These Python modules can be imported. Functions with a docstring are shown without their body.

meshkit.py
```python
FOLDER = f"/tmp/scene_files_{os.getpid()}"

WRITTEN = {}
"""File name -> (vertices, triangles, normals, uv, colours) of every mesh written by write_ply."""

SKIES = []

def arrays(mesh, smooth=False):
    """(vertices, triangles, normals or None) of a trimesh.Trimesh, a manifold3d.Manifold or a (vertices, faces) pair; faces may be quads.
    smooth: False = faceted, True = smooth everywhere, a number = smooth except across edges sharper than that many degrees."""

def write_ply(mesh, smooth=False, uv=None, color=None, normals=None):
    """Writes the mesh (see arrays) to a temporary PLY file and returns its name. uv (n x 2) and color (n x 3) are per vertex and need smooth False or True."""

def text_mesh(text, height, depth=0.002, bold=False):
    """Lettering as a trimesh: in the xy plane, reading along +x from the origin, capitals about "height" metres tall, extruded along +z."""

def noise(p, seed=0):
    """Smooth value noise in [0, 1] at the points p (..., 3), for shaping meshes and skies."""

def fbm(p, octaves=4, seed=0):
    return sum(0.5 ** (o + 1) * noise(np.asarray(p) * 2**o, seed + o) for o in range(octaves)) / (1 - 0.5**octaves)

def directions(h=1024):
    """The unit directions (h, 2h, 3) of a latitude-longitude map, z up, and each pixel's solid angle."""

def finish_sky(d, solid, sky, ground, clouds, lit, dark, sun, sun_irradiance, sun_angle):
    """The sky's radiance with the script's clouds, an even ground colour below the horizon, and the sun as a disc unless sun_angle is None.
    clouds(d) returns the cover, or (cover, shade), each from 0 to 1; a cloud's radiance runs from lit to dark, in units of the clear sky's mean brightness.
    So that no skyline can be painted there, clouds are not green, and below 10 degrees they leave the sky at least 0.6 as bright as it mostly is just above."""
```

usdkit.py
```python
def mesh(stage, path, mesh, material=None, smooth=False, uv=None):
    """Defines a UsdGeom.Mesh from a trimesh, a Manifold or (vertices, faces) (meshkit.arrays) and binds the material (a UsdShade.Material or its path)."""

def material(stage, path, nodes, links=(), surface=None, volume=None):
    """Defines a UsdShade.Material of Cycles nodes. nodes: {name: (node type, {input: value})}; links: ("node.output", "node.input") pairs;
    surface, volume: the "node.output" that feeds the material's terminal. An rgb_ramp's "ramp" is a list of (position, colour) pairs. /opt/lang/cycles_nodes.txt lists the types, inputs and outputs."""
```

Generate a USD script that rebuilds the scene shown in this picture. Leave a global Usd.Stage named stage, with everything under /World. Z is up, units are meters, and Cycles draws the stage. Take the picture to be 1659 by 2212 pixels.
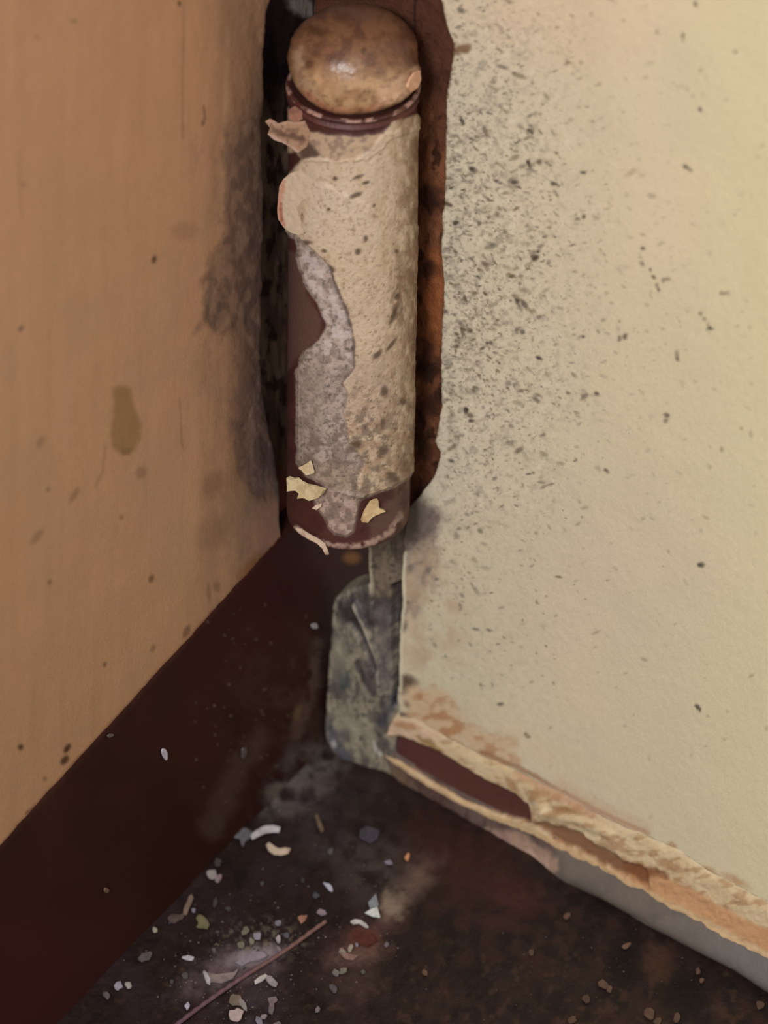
import math, random
import numpy as np
import shapely
from shapely.geometry import Polygon
from scipy.spatial import Delaunay, cKDTree
import meshkit, usdkit
from pxr import Usd, UsdGeom, UsdLux, UsdShade, Gf, Sdf, Vt

random.seed(7)
rng = np.random.default_rng(7)
T = Sdf.ValueTypeNames
stage = Usd.Stage.CreateInMemory()
UsdGeom.SetStageUpAxis(stage, UsdGeom.Tokens.z)
UsdGeom.SetStageMetersPerUnit(stage, 1.0)
UsdGeom.Xform.Define(stage, '/World')
UsdGeom.Scope.Define(stage, '/World/Looks')

# ------------------------------------------------------------------ camera
W, H = 1659, 2212
S = 0.020 / 275                      # metres that one photo pixel spans at the hinge (barrel 20 mm across)
D = 1.10                             # camera to hinge
FPX = D / S
PITCH = math.asin(0.60)
cp, sp = math.cos(PITCH), math.sin(PITCH)
FWD, RGT, UPV = np.array([0, cp, -sp]), np.array([1., 0, 0]), np.array([0, sp, cp])
CORNER = (720, 1625)                 # where the floor meets the two walls


def rays(p):
    p = np.atleast_2d(np.asarray(p, float))
    return FWD + ((p[:, :1] - W / 2) * RGT - (p[:, 1:2] - H / 2) * UPV) / FPX


CAM = -rays(CORNER)[0] * (D + 912 * S)


def unproj(p, plane):
    P0, n = plane
    d = rays(p)
    return CAM + d * (((P0 - CAM) @ n) / (d @ n))[:, None]


def proj(P):
    q = np.asarray(P) - CAM
    z = q @ FWD
    return np.stack([W / 2 + FPX * (q @ RGT) / z, H / 2 - FPX * (q @ UPV) / z], -1)


EXPOSURE = 0.0
cam = UsdGeom.Camera.Define(stage, '/World/camera')
M = Gf.Matrix4d(1)
for i, v in enumerate((RGT, UPV, -FWD, CAM)):
    M.SetRow(i, Gf.Vec4d(*map(float, v), 1.0 if i == 3 else 0.0))
cam.AddTransformOp().Set(M)
cam.CreateHorizontalApertureAttr(36.0)
cam.CreateVerticalApertureAttr(36.0 * H / W)
cam.CreateFocalLengthAttr(36.0 * FPX / W)
cam.CreateClippingRangeAttr(Gf.Vec2f(0.01, 100))
cam.CreateFStopAttr(28.0)
cam.CreateFocusDistanceAttr(D - 0.004)
cam.CreateExposureAttr(EXPOSURE)

# ------------------------------------------------------------------ light: soft room lamp up and to the left behind the viewer, weak room ambience
dome = UsdLux.DomeLight.Define(stage, '/World/room_ambience')
dome.CreateIntensityAttr(0.30)
dome.CreateColorAttr(Gf.Vec3f(1.0, 0.95, 0.90))
lamp = UsdLux.RectLight.Define(stage, '/World/room_lamp')
lamp.CreateWidthAttr(0.34)
lamp.CreateHeightAttr(0.34)
lamp.CreateIntensityAttr(60.0)
lamp.CreateColorAttr(Gf.Vec3f(0.93, 0.96, 1.0))
LD = np.array([-0.24, -0.76, 0.62]); LD /= np.linalg.norm(LD)
LP = np.array([0, 0, 0.06]) + LD * 1.7
lz = LD; lx = np.cross([0, 0, 1.0], lz); lx /= np.linalg.norm(lx); ly = np.cross(lz, lx)
ML = Gf.Matrix4d(1)
for i, v in enumerate((lx, ly, lz, LP)):
    ML.SetRow(i, Gf.Vec4d(*map(float, v), 1.0 if i == 3 else 0.0))
lamp.AddTransformOp().Set(ML)

# ------------------------------------------------------------------ planes of the place
Z3 = np.array([0, 0, 1.0])


def vplane(origin, t):               # vertical plane along the horizontal direction t, its normal towards the viewer
    t = np.array([t[0], t[1], 0.0]); t /= np.linalg.norm(t)
    n = np.cross(t, Z3)
    if n @ (np.array([0, -1.0, 0])) < 0:
        n = -n
    return (np.array(origin, float), n)


def back(plane, px):
    return (plane[0] - plane[1] * px * S, plane[1])


FLOOR = (np.zeros(3), Z3)
fl = lambda x, y: unproj((x, y), FLOOR)[0]
PL_L = vplane(fl(715, 1592), fl(200, 2125) - fl(715, 1592))
PL_R = vplane(fl(923, 1718), fl(1659, 2137) - fl(923, 1718))
PL_P = vplane(fl(*CORNER), fl(845, 1668) - fl(*CORNER))
PL_J = back(PL_L, 46)                # recessed frame beside the hinge
PL_H = back(PL_R, 26)                # hinge leaf let into the door

# ------------------------------------------------------------------ helpers
lin = lambda c: np.where(np.asarray(c, float) / 255 <= 0.04045, np.asarray(c, float) / 255 / 12.92, ((np.asarray(c, float) / 255 + 0.055) / 1.055) ** 2.4)
COUNT = {}


def numbered(name, parent='/World'):
    k = COUNT.get((parent, name), 0)
    COUNT[(parent, name)] = k + 1
    return f'{parent}/{name}' + (f'_{k:03d}' if k else '')


def tag(prim, label=None, cat=None, group=None, kind=None):
    for k, v in (('label', label), ('category', cat), ('group', group), ('kind', kind)):
        if v:
            prim.SetCustomDataByKey(k, v)
    return prim


def fb(p, scale, seed=0, octaves=4):
    p = np.asarray(p, float)
    s = np.broadcast_to(np.asarray(scale, float), (2,))
    q = np.c_[p[:, 0] / s[0] + 137.3 * seed, p[:, 1] / s[1] - 71.7 * seed, np.full(len(p), seed * 3.17 + .37)]
    return meshkit.fbm(q, octaves, seed)


def dense(poly, step=3.0, closed=True):
    p = np.asarray(poly, float)
    q = np.roll(p, -1, 0) if closed else p[1:]
    out = []
    for a, b in zip(p, q):
        n = max(1, int(np.linalg.norm(b - a) / step))
        out.append(a + (b - a) * (np.arange(n) / n)[:, None])
    if not closed:
        out.append(p[-1:])
    return np.vstack(out)


def sstep(x, a, b):
    t = np.clip((x - a) / (b - a), 0, 1)
    return t * t * (3 - 2 * t)


def pmask(p, poly, soft=4, jag=0, js=18, seed=1):
    """1 inside a polygon, its edge softened over soft pixels and roughened by jag."""
    m = np.zeros(len(p))
    poly = np.asarray(poly, float)
    pad = soft + 2 * jag + 2
    k = np.nonzero((p[:, 0] > poly[:, 0].min() - pad) & (p[:, 0] < poly[:, 0].max() + pad) & (p[:, 1] > poly[:, 1].min() - pad) & (p[:, 1] < poly[:, 1].max() + pad))[0]
    if len(k) == 0:
        return m
    q = p[k]
    pg = Polygon(poly).buffer(0)
    shapely.prepare(pg)
    d = cKDTree(dense(poly, 2.0)).query(q)[0] * np.where(shapely.contains_xy(pg, q[:, 0], q[:, 1]), 1, -1)
    if jag:
        d = d + (fb(q, js, seed, 4) - .5) * 4 * jag
    m[k] = sstep(d, -soft / 2, soft / 2)
    return m


def lmask(p, pts, w, soft=3, jag=0, js=14, seed=1):
    m = np.zeros(len(p))
    pts = np.asarray(pts, float)
    pad = w + soft + 2 * jag + 2
    k = np.nonzero((p[:, 0] > pts[:, 0].min() - pad) & (p[:, 0] < pts[:, 0].max() + pad) & (p[:, 1] > pts[:, 1].min() - pad) & (p[:, 1] < pts[:, 1].max() + pad))[0]
    if len(k) == 0:
        return m
    q = p[k]
    d = w / 2 - cKDTree(dense(pts, 1.5, False)).query(q)[0]
    if jag:
        d = d + (fb(q, js, seed, 3) - .5) * 4 * jag
    m[k] = sstep(d, -soft / 2, soft / 2)
    return m


def blob(p, cx, cy, rx, ry, ang=0, soft=.5, jag=0, js=10, seed=1):
    m = np.zeros(len(p))
    R = max(rx, ry) * 1.6 + 2
    k = np.nonzero((abs(p[:, 0] - cx) < R) & (abs(p[:, 1] - cy) < R))[0]
    if len(k) == 0:
        return m
    q = p[k]
    c, s = math.cos(math.radians(ang)), math.sin(math.radians(ang))
    x, y = q[:, 0] - cx, q[:, 1] - cy
    d = np.hypot((x * c + y * s) / rx, (-x * s + y * c) / ry)
    if jag:
        d = d + (fb(q, js, seed, 3) - .5) * 2 * jag
    m[k] = 1 - sstep(d, 1 - soft, 1 + soft)
    return m


def mix(c, m, col, a=1.0):
    """Lays a colour (sRGB 0-255) over the linear colours c."""
    w = np.clip(m * a, 0, 1)[:, None]
    c *= 1 - w
    c += w * lin(col)


def specks(p, c, pts, radii, cols, alpha, asp=None, ang=None):
    """Stipples small soft stains; each is a little ellipse."""
    tree = cKDTree(p)
    n = len(pts)
    asp = np.ones(n) if asp is None else asp
    ang = np.zeros(n) if ang is None else ang
    near = tree.query_ball_point(pts, radii * np.maximum(asp, 1) * 1.5)
    for i in range(n):
        k = np.asarray(near[i], int)
        if len(k) == 0:
            continue
        x, y = (p[k] - pts[i]).T
        ca, sa = math.cos(ang[i]), math.sin(ang[i])
        d = np.hypot((x * ca + y * sa) / (radii[i] * asp[i]), (-x * sa + y * ca) / radii[i])
        w = ((1 - sstep(d, .35, 1.35)) * alpha[i])[:, None]
        c[k] = c[k] * (1 - w) + w * cols[i]


FRAME_PAD = 40


def triangulate(poly, levels, far=170, jag=0, jseed=3):
    """Triangulates a polygon given in photo pixels; levels: [(rectangle, spacing)], the finest first; beyond them the points thin out."""
    poly = np.asarray(poly, float)
    s0 = levels[0][1]

    def step_at(q):
        out = np.maximum.reduce([-FRAME_PAD - q[:, 0], q[:, 0] - W - FRAME_PAD, -FRAME_PAD - q[:, 1], q[:, 1] - H - FRAME_PAD, np.zeros(len(q))])
        return out
    edge = dense(poly, s0 * 1.2)
    if jag:
        n = np.roll(edge, -1, 0) - np.roll(edge, 1, 0)
        n = np.c_[n[:, 1], -n[:, 0]] / np.maximum(np.linalg.norm(n, axis=1), 1e-6)[:, None]
        edge = edge + n * ((fb(edge, 16, jseed, 4) - .5) * 3 * jag)[:, None]
    o = step_at(edge)                                   # thin the outline out beyond the frame
    keep, acc = [], 1e9
    for i in range(len(edge)):
        acc += s0 * 1.2
        if acc >= min(max(s0 * 1.2, o[i] * .25), far):
            keep.append(i); acc = 0
    edge = edge[keep]
    pg = Polygon(edge).buffer(0)
    if pg.geom_type != 'Polygon':
        pg = max(pg.geoms, key=lambda g: g.area)
        edge = np.asarray(pg.exterior.coords)[:-1]
    shapely.prepare(pg)
    lo, hi = edge.min(0), edge.max(0)
    pts = []
    done = []
    for rect, s in levels:
        x0, y0, x1, y1 = rect
        x0, y0, x1, y1 = max(x0, lo[0]), max(y0, lo[1]), min(x1, hi[0]), min(y1, hi[1])
        if x1 <= x0 or y1 <= y0:
            continue
        gx, gy = np.meshgrid(np.arange(x0, x1, s), np.arange(y0, y1, s * .88))
        gx = gx + (np.arange(gx.shape[0]) % 2)[:, None] * s / 2
        g = np.c_[gx.ravel(), gy.ravel()] + rng.uniform(-.12, .12, (gx.size, 2)) * s
        for (a0, b0, a1, b1) in done:
            g = g[~((g[:, 0] > a0) & (g[:, 0] < a1) & (g[:, 1] > b0) & (g[:, 1] < b1))]
        done.append(rect)
        pts.append(g)
    gx, gy = np.meshgrid(np.arange(lo[0], hi[0], far), np.arange(lo[1], hi[1], far))
    g = np.c_[gx.ravel(), gy.ravel()] + rng.uniform(-.2, .2, (gx.size, 2)) * far
    g = g[step_at(g) > far * .4]
    pts.append(g)
    p = np.vstack(pts)
    p = p[shapely.contains_xy(pg, p[:, 0], p[:, 1])]
    d, i = cKDTree(edge).query(p)
    p = p[d > s0 * .55]
    allp = np.vstack([edge, p])
    f = Delaunay(allp).simplices
    cen = allp[f].mean(1)
    f = f[shapely.contains_xy(pg, cen[:, 0], cen[:, 1])]
    a, b, c = allp[f[:, 0]], allp[f[:, 1]], allp[f[:, 2]]
    area = (b[:, 0] - a[:, 0]) * (c[:, 1] - a[:, 1]) - (b[:, 1] - a[:, 1]) * (c[:, 0] - a[:, 0])
    f = f[abs(area) > 1e-4]
    area = area[abs(area) > 1e-4]
    f[area < 0] = f[area < 0][:, ::-1]
    return allp, f, edge


def border(f):
    e = np.vstack([f[:, [0, 1]], f[:, [1, 2]], f[:, [2, 0]]])
    u, i, n = np.unique(np.sort(e, 1), axis=0, return_index=True, return_counts=True)
    return e[i[n == 1]]


def vnormals(v, f):
    n = np.zeros_like(v)
    fn = np.cross(v[f[:, 1]] - v[f[:, 0]], v[f[:, 2]] - v[f[:, 0]])
    for k in range(3):
        np.add.at(n, f[:, k], fn)
    return n / np.maximum(np.linalg.norm(n, axis=1, keepdims=True), 1e-30)


def put(path, parts, mat):
    """ONE mesh of several (vertices, faces, linear colours) blocks, each smooth in itself."""
    V, F, C, N, o = [], [], [], [], 0
    for v, f, c in parts:
        V.append(v); F.append(f + o); C.append(np.broadcast_to(c, v.shape)); N.append(vnormals(v, f)); o += len(v)
    V, F, C, N = np.vstack(V), np.vstack(F), np.vstack(C), np.vstack(N)
    m = UsdGeom.Mesh.Define(stage, path)
    m.CreatePointsAttr(Vt.Vec3fArray.FromNumpy(V.astype(np.float32)))
    m.CreateFaceVertexCountsAttr(Vt.IntArray.FromNumpy(np.full(len(F), 3, np.int32)))
    m.CreateFaceVertexIndicesAttr(Vt.IntArray.FromNumpy(F.astype(np.int32).ravel()))
    m.CreateSubdivisionSchemeAttr('none')
    m.CreateNormalsAttr(Vt.Vec3fArray.FromNumpy(N.astype(np.float32)))
    m.SetNormalsInterpolation('vertex')
    lo, hi = V.min(0), V.max(0)
    m.CreateExtentAttr(Vt.Vec3fArray([Gf.Vec3f(*map(float, lo)), Gf.Vec3f(*map(float, hi))]))
    UsdGeom.PrimvarsAPI(m).CreatePrimvar('stain', T.Color3fArray, 'vertex').Set(Vt.Vec3fArray.FromNumpy(np.clip(C, 0, 1).astype(np.float32)))
    UsdShade.MaterialBindingAPI.Apply(m.GetPrim()).Bind(mat)
    return m.GetPrim()


def sheet(path, poly, plane, levels, colour, mat, height=None, thick=40, rim=0, jag=0, closed=False, side=None, jseed=3, origin=None):
    """A slab whose outline is a polygon on a real plane: front with relief and per-vertex paint, sides going back, optionally a back."""
    p, f, edge = triangulate(poly, levels, jag=jag, jseed=jseed)
    n = plane[1]
    base = unproj(p, plane)
    h = np.zeros(len(p))
    if height is not None:
        h = h + height(p)
    if rim:
        d = cKDTree(dense(edge, 1.5)).query(p)[0]
        t = np.clip(d / rim, 0, 1)
        h = h - rim * (1 - np.sqrt(np.maximum(0, 1 - (1 - t) ** 2)))
    v = base + n * (h * S)[:, None]
    if origin is not None:
        v = v - origin
    nn = np.cross(v[f[:, 1]] - v[f[:, 0]], v[f[:, 2]] - v[f[:, 0]]).sum(0)
    if nn @ n < 0:
        f = f[:, ::-1]
    c = colour(p)
    e = border(f)
    ids, inv = np.unique(e, return_inverse=True)
    e2 = inv.reshape(-1, 2)
    k = len(ids)
    base2 = base[ids] - (0 if origin is None else origin)
    sv = np.vstack([v[ids], base2 - n * thick * S])
    sf = np.vstack([np.c_[e2[:, 1], e2[:, 0], e2[:, 0] + k], np.c_[e2[:, 1], e2[:, 0] + k, e2[:, 1] + k]])
    sc = np.vstack([c[ids], c[ids]]) if side is None else np.broadcast_to(lin(side), sv.shape)
    blocks = [(v, f, c), (sv, sf, sc)]
    if closed:
        bv = base - (0 if origin is None else origin) - n * thick * S
        blocks.append((bv, f[:, ::-1], c))
    return put(path, blocks, mat)


def material(name, rough=.55, spec=.35, bumps=((2200, .00004, 1),), grain=.05, coat=0.0, gscale=5200):
    """Paint: the per-vertex stain colour with fine grain, and fine relief from noise at real-world size."""
    nodes = {'a': ('attribute', {'attribute': 'stain'}), 'g': ('geometry', {}),
             'gn': ('noise_texture', {'scale': gscale, 'detail': 2.0, 'roughness': .6}),
             'gr': ('map_range', {'from_min': .25, 'from_max': .75, 'to_min': 1 - grain, 'to_max': 1 + grain}),
             'gc': ('combine_color', {}),
             'mx': ('mix', {'mix_type': 'multiply', 'fac': 1.0}),
             'p': ('principled_bsdf', {'roughness': rough, 'specular_ior_level': spec, 'coat_weight': coat, 'coat_roughness': .2})}
    links = [('g.position', 'gn.vector'), ('gn.fac', 'gr.value'), ('gr.result', 'gc.r'), ('gr.result', 'gc.g'), ('gr.result', 'gc.b'),
             ('a.color', 'mx.color1'), ('gc.color', 'mx.color2'), ('mx.color', 'p.base_color')]
    prev = None
    for i, (sc, dist, zs) in enumerate(bumps):
        nodes[f'm{i}'] = ('mapping', {'scale': (1.0, 1.0, zs)})
        nodes[f'n{i}'] = ('noise_texture', {'scale': sc, 'detail': 3.0, 'roughness': .55})
        nodes[f'b{i}'] = ('bump', {'strength': 1.0, 'distance': dist})
        links += [('g.position', f'm{i}.vector'), (f'm{i}.vector', f'n{i}.vector'), (f'n{i}.fac', f'b{i}.height')]
        if prev:
            links.append((prev, f'b{i}.normal'))
        prev = f'b{i}.normal'
    if prev:
        links.append((prev, 'p.normal'))
    return usdkit.material(stage, f'/World/Looks/{name}', nodes, links, surface='p.BSDF')


M_door = material('door_paint', .5, .3, ((900, .00005, 1), (3200, .00002, 1)), .06, gscale=2600)
M_wall = material('wall_paint', .55, .3, ((700, .00005, .5), (2600, .00004, .7)), .09, gscale=2600)
M_base = material('baseboard_paint', .7, .05, ((1500, .00003, 1),), .12)
M_floor = material('floor_dirt', .6, .3, ((1100, .00012, 1), (3600, .00004, 1)), .18)
M_hinge = material('hinge_paint', .5, .35, ((1500, .00010, 1), (4200, .00005, 1)), .07)
M_cap = material('cap_paint', .31, .45, ((800, .00008, 1), (2500, .00005, 1)), .12, gscale=2600)
M_rust = material('rust', .8, .2, ((1500, .0002, 1), (5000, .00008, 1)), .2)
M_post = material('mouldy_paint', .5, .4, ((900, .00020, .7), (3000, .00008, 1)), .12)
M_dull = material('mould_and_shade', .92, .06, ((1300, .00008, .6), (4000, .00005, 1)), .14)
M_metal = material('grey_strip', .34, .5, ((700, .00010, 1), (2600, .00004, 1)), .08)
M_flake = material('paint_chip', .5, .35, ((2500, .00005, 1),), .05)
M_thread = material('thread_fibre', .6, .3, ((6000, .00005, 1),), .1)

K_L, K_R, K_F = 1.0, 1.0, 1.0        # paint colours below are as the photo shows them; these carry them to the surface's own colour

# ------------------------------------------------------------------ floor
foot = lambda x: 1592 + 1.035 * (715 - x)


def floor_colour(p):
    c = np.broadcast_to(lin((41, 25, 21)), (len(p), 3)).copy()
    n1, n2, n3 = fb(p, 70, 3), fb(p, 26, 4), fb(p, 9, 5, 3)
    mix(c, sstep(n1, .45, .7), (50, 31, 26), .8)
    mix(c, sstep(n2, .52, .72), (26, 14, 12), .8)
    right = sstep(p[:, 0], 820, 1000)
    mix(c, sstep(n2, .5, .3) * right, (60, 35, 26), .5)                 # brown grit under the door
    mix(c, sstep(fb(p, 34, 9), .56, .66) * right, (26, 14, 11), .7)
    mix(c, sstep(fb(p, 18, 10), .62, .72) * sstep(p[:, 1], 1960, 2100), (74, 52, 38), .5)
    left = 1 - sstep(p[:, 0], 640, 860)
    mix(c, sstep(n1, .4, .65) * left, (52, 34, 40), .5)
    mix(c, blob(p, 985, 1850, 120, 75, 30, .9, .8, 24, 6), (74, 38, 26), .5)
    mix(c, blob(p, 1110, 1935, 62, 34, 20, .7, .5, 18, 7), (84, 42, 38), .55)
    mix(c, blob(p, 1085, 1995, 50, 14, 8, .8, .4, 18, 8), (80, 44, 40), .5)
    mix(c, blob(p, 1350, 2075, 40, 48, 0, .5, .3, 18, 8), (14, 7, 7), .9)
    mix(c, blob(p, 1480, 2150, 52, 48, 0, .5, .3, 18, 9), (14, 7, 6), .9)
    mix(c, blob(p, 1420, 2080, 34, 40, 0, .6, .5, 12, 9), (88, 60, 44), .5)
    c *= .64
    # dust
    d = fb(p, 30, 12)
    mix(c, blob(p, 650, 1690, 92, 44, -38, .9, .6, 26, 11) * sstep(d, .3, .6), (108, 99, 92), .7)
    mix(c, blob(p, 735, 1700, 110, 30, 12, .9, .6, 26, 12) * sstep(d, .35, .65), (58, 47, 43), .5)
    mix(c, blob(p, 745, 1825, 105, 60, 15, .9, .5, 30, 13) * sstep(d, .3, .6), (64, 55, 54), .65)
    mix(c, blob(p, 805, 1900, 60, 44, -30, .9, .6, 22, 14) * sstep(d, .3, .6), (74, 62, 56), .55)
    mix(c, blob(p, 845, 1957, 26, 26, -30, .8, .6, 12, 15), (140, 122, 104), .75)
    mix(c, blob(p, 890, 1912, 62, 26, -48, .9, .6, 20, 16), (104, 84, 74), .65)
    mix(c, blob(p, 800, 2010, 60, 22, -20, .9, .6, 16, 17), (92, 62, 58), .5)
    mix(c, blob(p, 784, 2027, 34, 22, 10, .6, .5, 16, 17), (104, 58, 46), .7)
    mix(c, blob(p, 770, 2062, 52, 20, -10, .9, .5, 12, 18), (118, 86, 78), .55)
    mix(c, blob(p, 500, 2095, 95, 36, -22, .9, .7, 20, 18) * sstep(d, .25, .6), (108, 90, 92), .7)
    mix(c, blob(p, 545, 2066, 50, 16, -12, .8, .6, 14, 19), (150, 136, 142), .7)
    mix(c, blob(p, 560, 2030, 80, 34, 0, .9, .8, 14, 20) * sstep(fb(p, 9, 21, 3), .5, .7), (120, 108, 92), .6)
    mix(c, blob(p, 540, 2180, 70, 50, 0, .9, .8, 18, 20) * sstep(d, .3, .6), (70, 56, 64), .55)
    mix(c, blob(p, 760, 2125, 50, 40, 0, .9, .7, 18, 22), (72, 54, 48), .5)
    mix(c, sstep(fb(p, 6, 30, 2), .76, .86) * (1 - .6 * right), (90, 74, 68), .4)
    return c / K_F


def floor_height(p):
    return (fb(p, 24, 40) - .5) * 5 + (fb(p, 8, 41, 2) - .5) * 2.5


pf = [(400, 1500), (1000, 1500), (2600, 2420), (3400, 3000), (3400, 4200), (-2000, 4200), (-3600, 4200), (-1300, 3100), (-350, 2350)]
p_floor = sheet('/World/floor', pf, FLOOR, [((150, 1500, 1700, 2252), 3.2), ((-60, 1400, 1740, 2300), 8), ((-400, 1300, 2000, 2600), 40)], floor_colour, M_floor, floor_height, thick=60)
tag(p_floor, 'dark brown dirty floor strewn with paint chips and dust', 'floor', kind='structure')

# ------------------------------------------------------------------ left wall
edge_l = [(597, -1500), (597, -20), (579, 30), (575, 120), (573, 300), (577, 420), (575, 600), (570, 760), (573, 827), (584, 912), (601, 979), (605, 1013), (610, 1064), (609, 1124), (612, 1162)]
top_l = lambda x: 1150 + 1.097 * (620 - x)
wall_poly = edge_l + [(612, top_l(612) + 4), (540, top_l(540) + 6), (0, top_l(0) + 8), (-2600, top_l(-2600) + 14), (-2600, -1500)]


def wall_colour(p):
    x, y = p.T
    c = np.broadcast_to(lin((166, 125, 94)), (len(p), 3)).copy()
    v = fb(p, (26, 420), 51)
    mix(c, sstep(v, .4, .7), (160, 118, 87), .3)
    mix(c, sstep(fb(p, (70, 110), 56), .42, .66), (157, 121, 92), .45)
    mix(c, sstep(fb(p, (60, 260), 52), .5, .75), (170, 126, 98), .35)
    mix(c, sstep(y, 900, 1500), (164, 124, 90), .6)
    mix(c, blob(p, 250, 120, 420, 300, 0, .9), (170, 124, 92), .5)
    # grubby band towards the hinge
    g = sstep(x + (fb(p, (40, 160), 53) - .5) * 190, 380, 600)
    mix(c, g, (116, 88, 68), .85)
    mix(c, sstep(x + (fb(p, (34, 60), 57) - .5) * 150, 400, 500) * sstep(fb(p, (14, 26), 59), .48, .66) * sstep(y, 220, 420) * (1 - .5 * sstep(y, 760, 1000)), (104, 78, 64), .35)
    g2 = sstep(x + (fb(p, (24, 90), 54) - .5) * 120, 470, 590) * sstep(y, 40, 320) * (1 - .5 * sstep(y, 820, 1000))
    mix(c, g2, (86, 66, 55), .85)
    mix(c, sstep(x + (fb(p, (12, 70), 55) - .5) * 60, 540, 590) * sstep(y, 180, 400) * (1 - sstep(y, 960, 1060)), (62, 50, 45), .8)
    mix(c, pmask(p, [(488, 330), (560, 300), (575, 700), (560, 760), (500, 640), (490, 500)], 50, 10, 40, 5), (98, 70, 62), .5)
    mix(c, pmask(p, [(500, 840), (560, 800), (596, 900), (602, 1010), (560, 1080), (520, 1000)], 36, 8, 30, 6), (92, 70, 64), .55)
    for (a, b, r1, r2, an) in [(445, 600, 22, 8, 130), (452, 650, 8, 40, 8), (505, 540, 30, 9, 125), (520, 400, 40, 8, 140), (545, 380, 26, 6, 140), (470, 680, 9, 28, 15), (535, 690, 22, 16, 0), (430, 705, 7, 20, 35), (510, 920, 26, 12, 30), (475, 660, 12, 50, 5), (530, 560, 9, 30, 30), (560, 640, 8, 30, 20)]:
        mix(c, blob(p, a, b, r1, r2, an, .8, .5, 14, 7), (84, 62, 56), .5)
    for pts, w, col, a in [([(492, 60), (488, 200), (484, 420), (480, 470)], 9, (150, 122, 92), .5), ([(398, 0), (394, 180), (396, 300)], 5, (120, 88, 66), .5), ([(440, 230), (444, 255), (438, 268)], 5, (86, 62, 46), .7),
                           ([(570, 300), (570, 400), (566, 520)], 7, (138, 120, 100), .5), ([(570, 800), (560, 830)], 5, (140, 118, 104), .5), ([(525, 930), (536, 925), (545, 880)], 6, (150, 122, 104), .5),
                           ([(388, 860), (392, 950), (396, 970)], 4, (126, 92, 66), .5), ([(228, 960), (222, 1020), (206, 1050)], 6, (134, 98, 70), .6), ([(40, 330), (42, 420), (48, 470)], 4, (136, 96, 70), .5), ([(282, 360), (281, 460)], 4, (180, 132, 102), .4)]:
        mix(c, lmask(p, pts, w, w, 1.5, 20, 8), col, a)
    pl, pl2 = pmask(p, PEEL, 30, 9, 24, 66), pmask(p, PEEL2, 26, 8, 20, 67)
    mot = fb(p, (16, 24), 68)
    mix(c, pl, (104, 80, 66), .45)
    mix(c, pl * sstep(mot, .46, .64), (80, 62, 54), .6)
    mix(c, pl * sstep(mot, .5, .36), (128, 102, 82), .4)
    mix(c, pl2, (92, 72, 66), .5)
    mix(c, pl2 * sstep(mot, .5, .36), (120, 96, 82), .4)
    mix(c, lmask(p, PEEL[1:11], 6, 8, 5, 16, 69), (144, 114, 88), .25)  # highlight along the peeled edge, painted as a pale line
    mix(c, lmask(p, [(a + 8, b + 2) for a, b in PEEL[2:11]], 8, 10, 5, 16, 69), (84, 63, 52), .4)
    # the drip-shaped water stain
    mix(c, pmask(p, [(246, 840), (262, 832), (284, 838), (292, 880), (304, 918), (302, 948), (288, 976), (262, 981), (244, 966), (236, 940), (246, 900)], 16, 3, 18, 5), (126, 94, 56), .85)
    mix(c, pmask(p, [(262, 970), (288, 968), (280, 983), (264, 983)], 6, 1, 8, 5), (104, 74, 44), .6)
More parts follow.
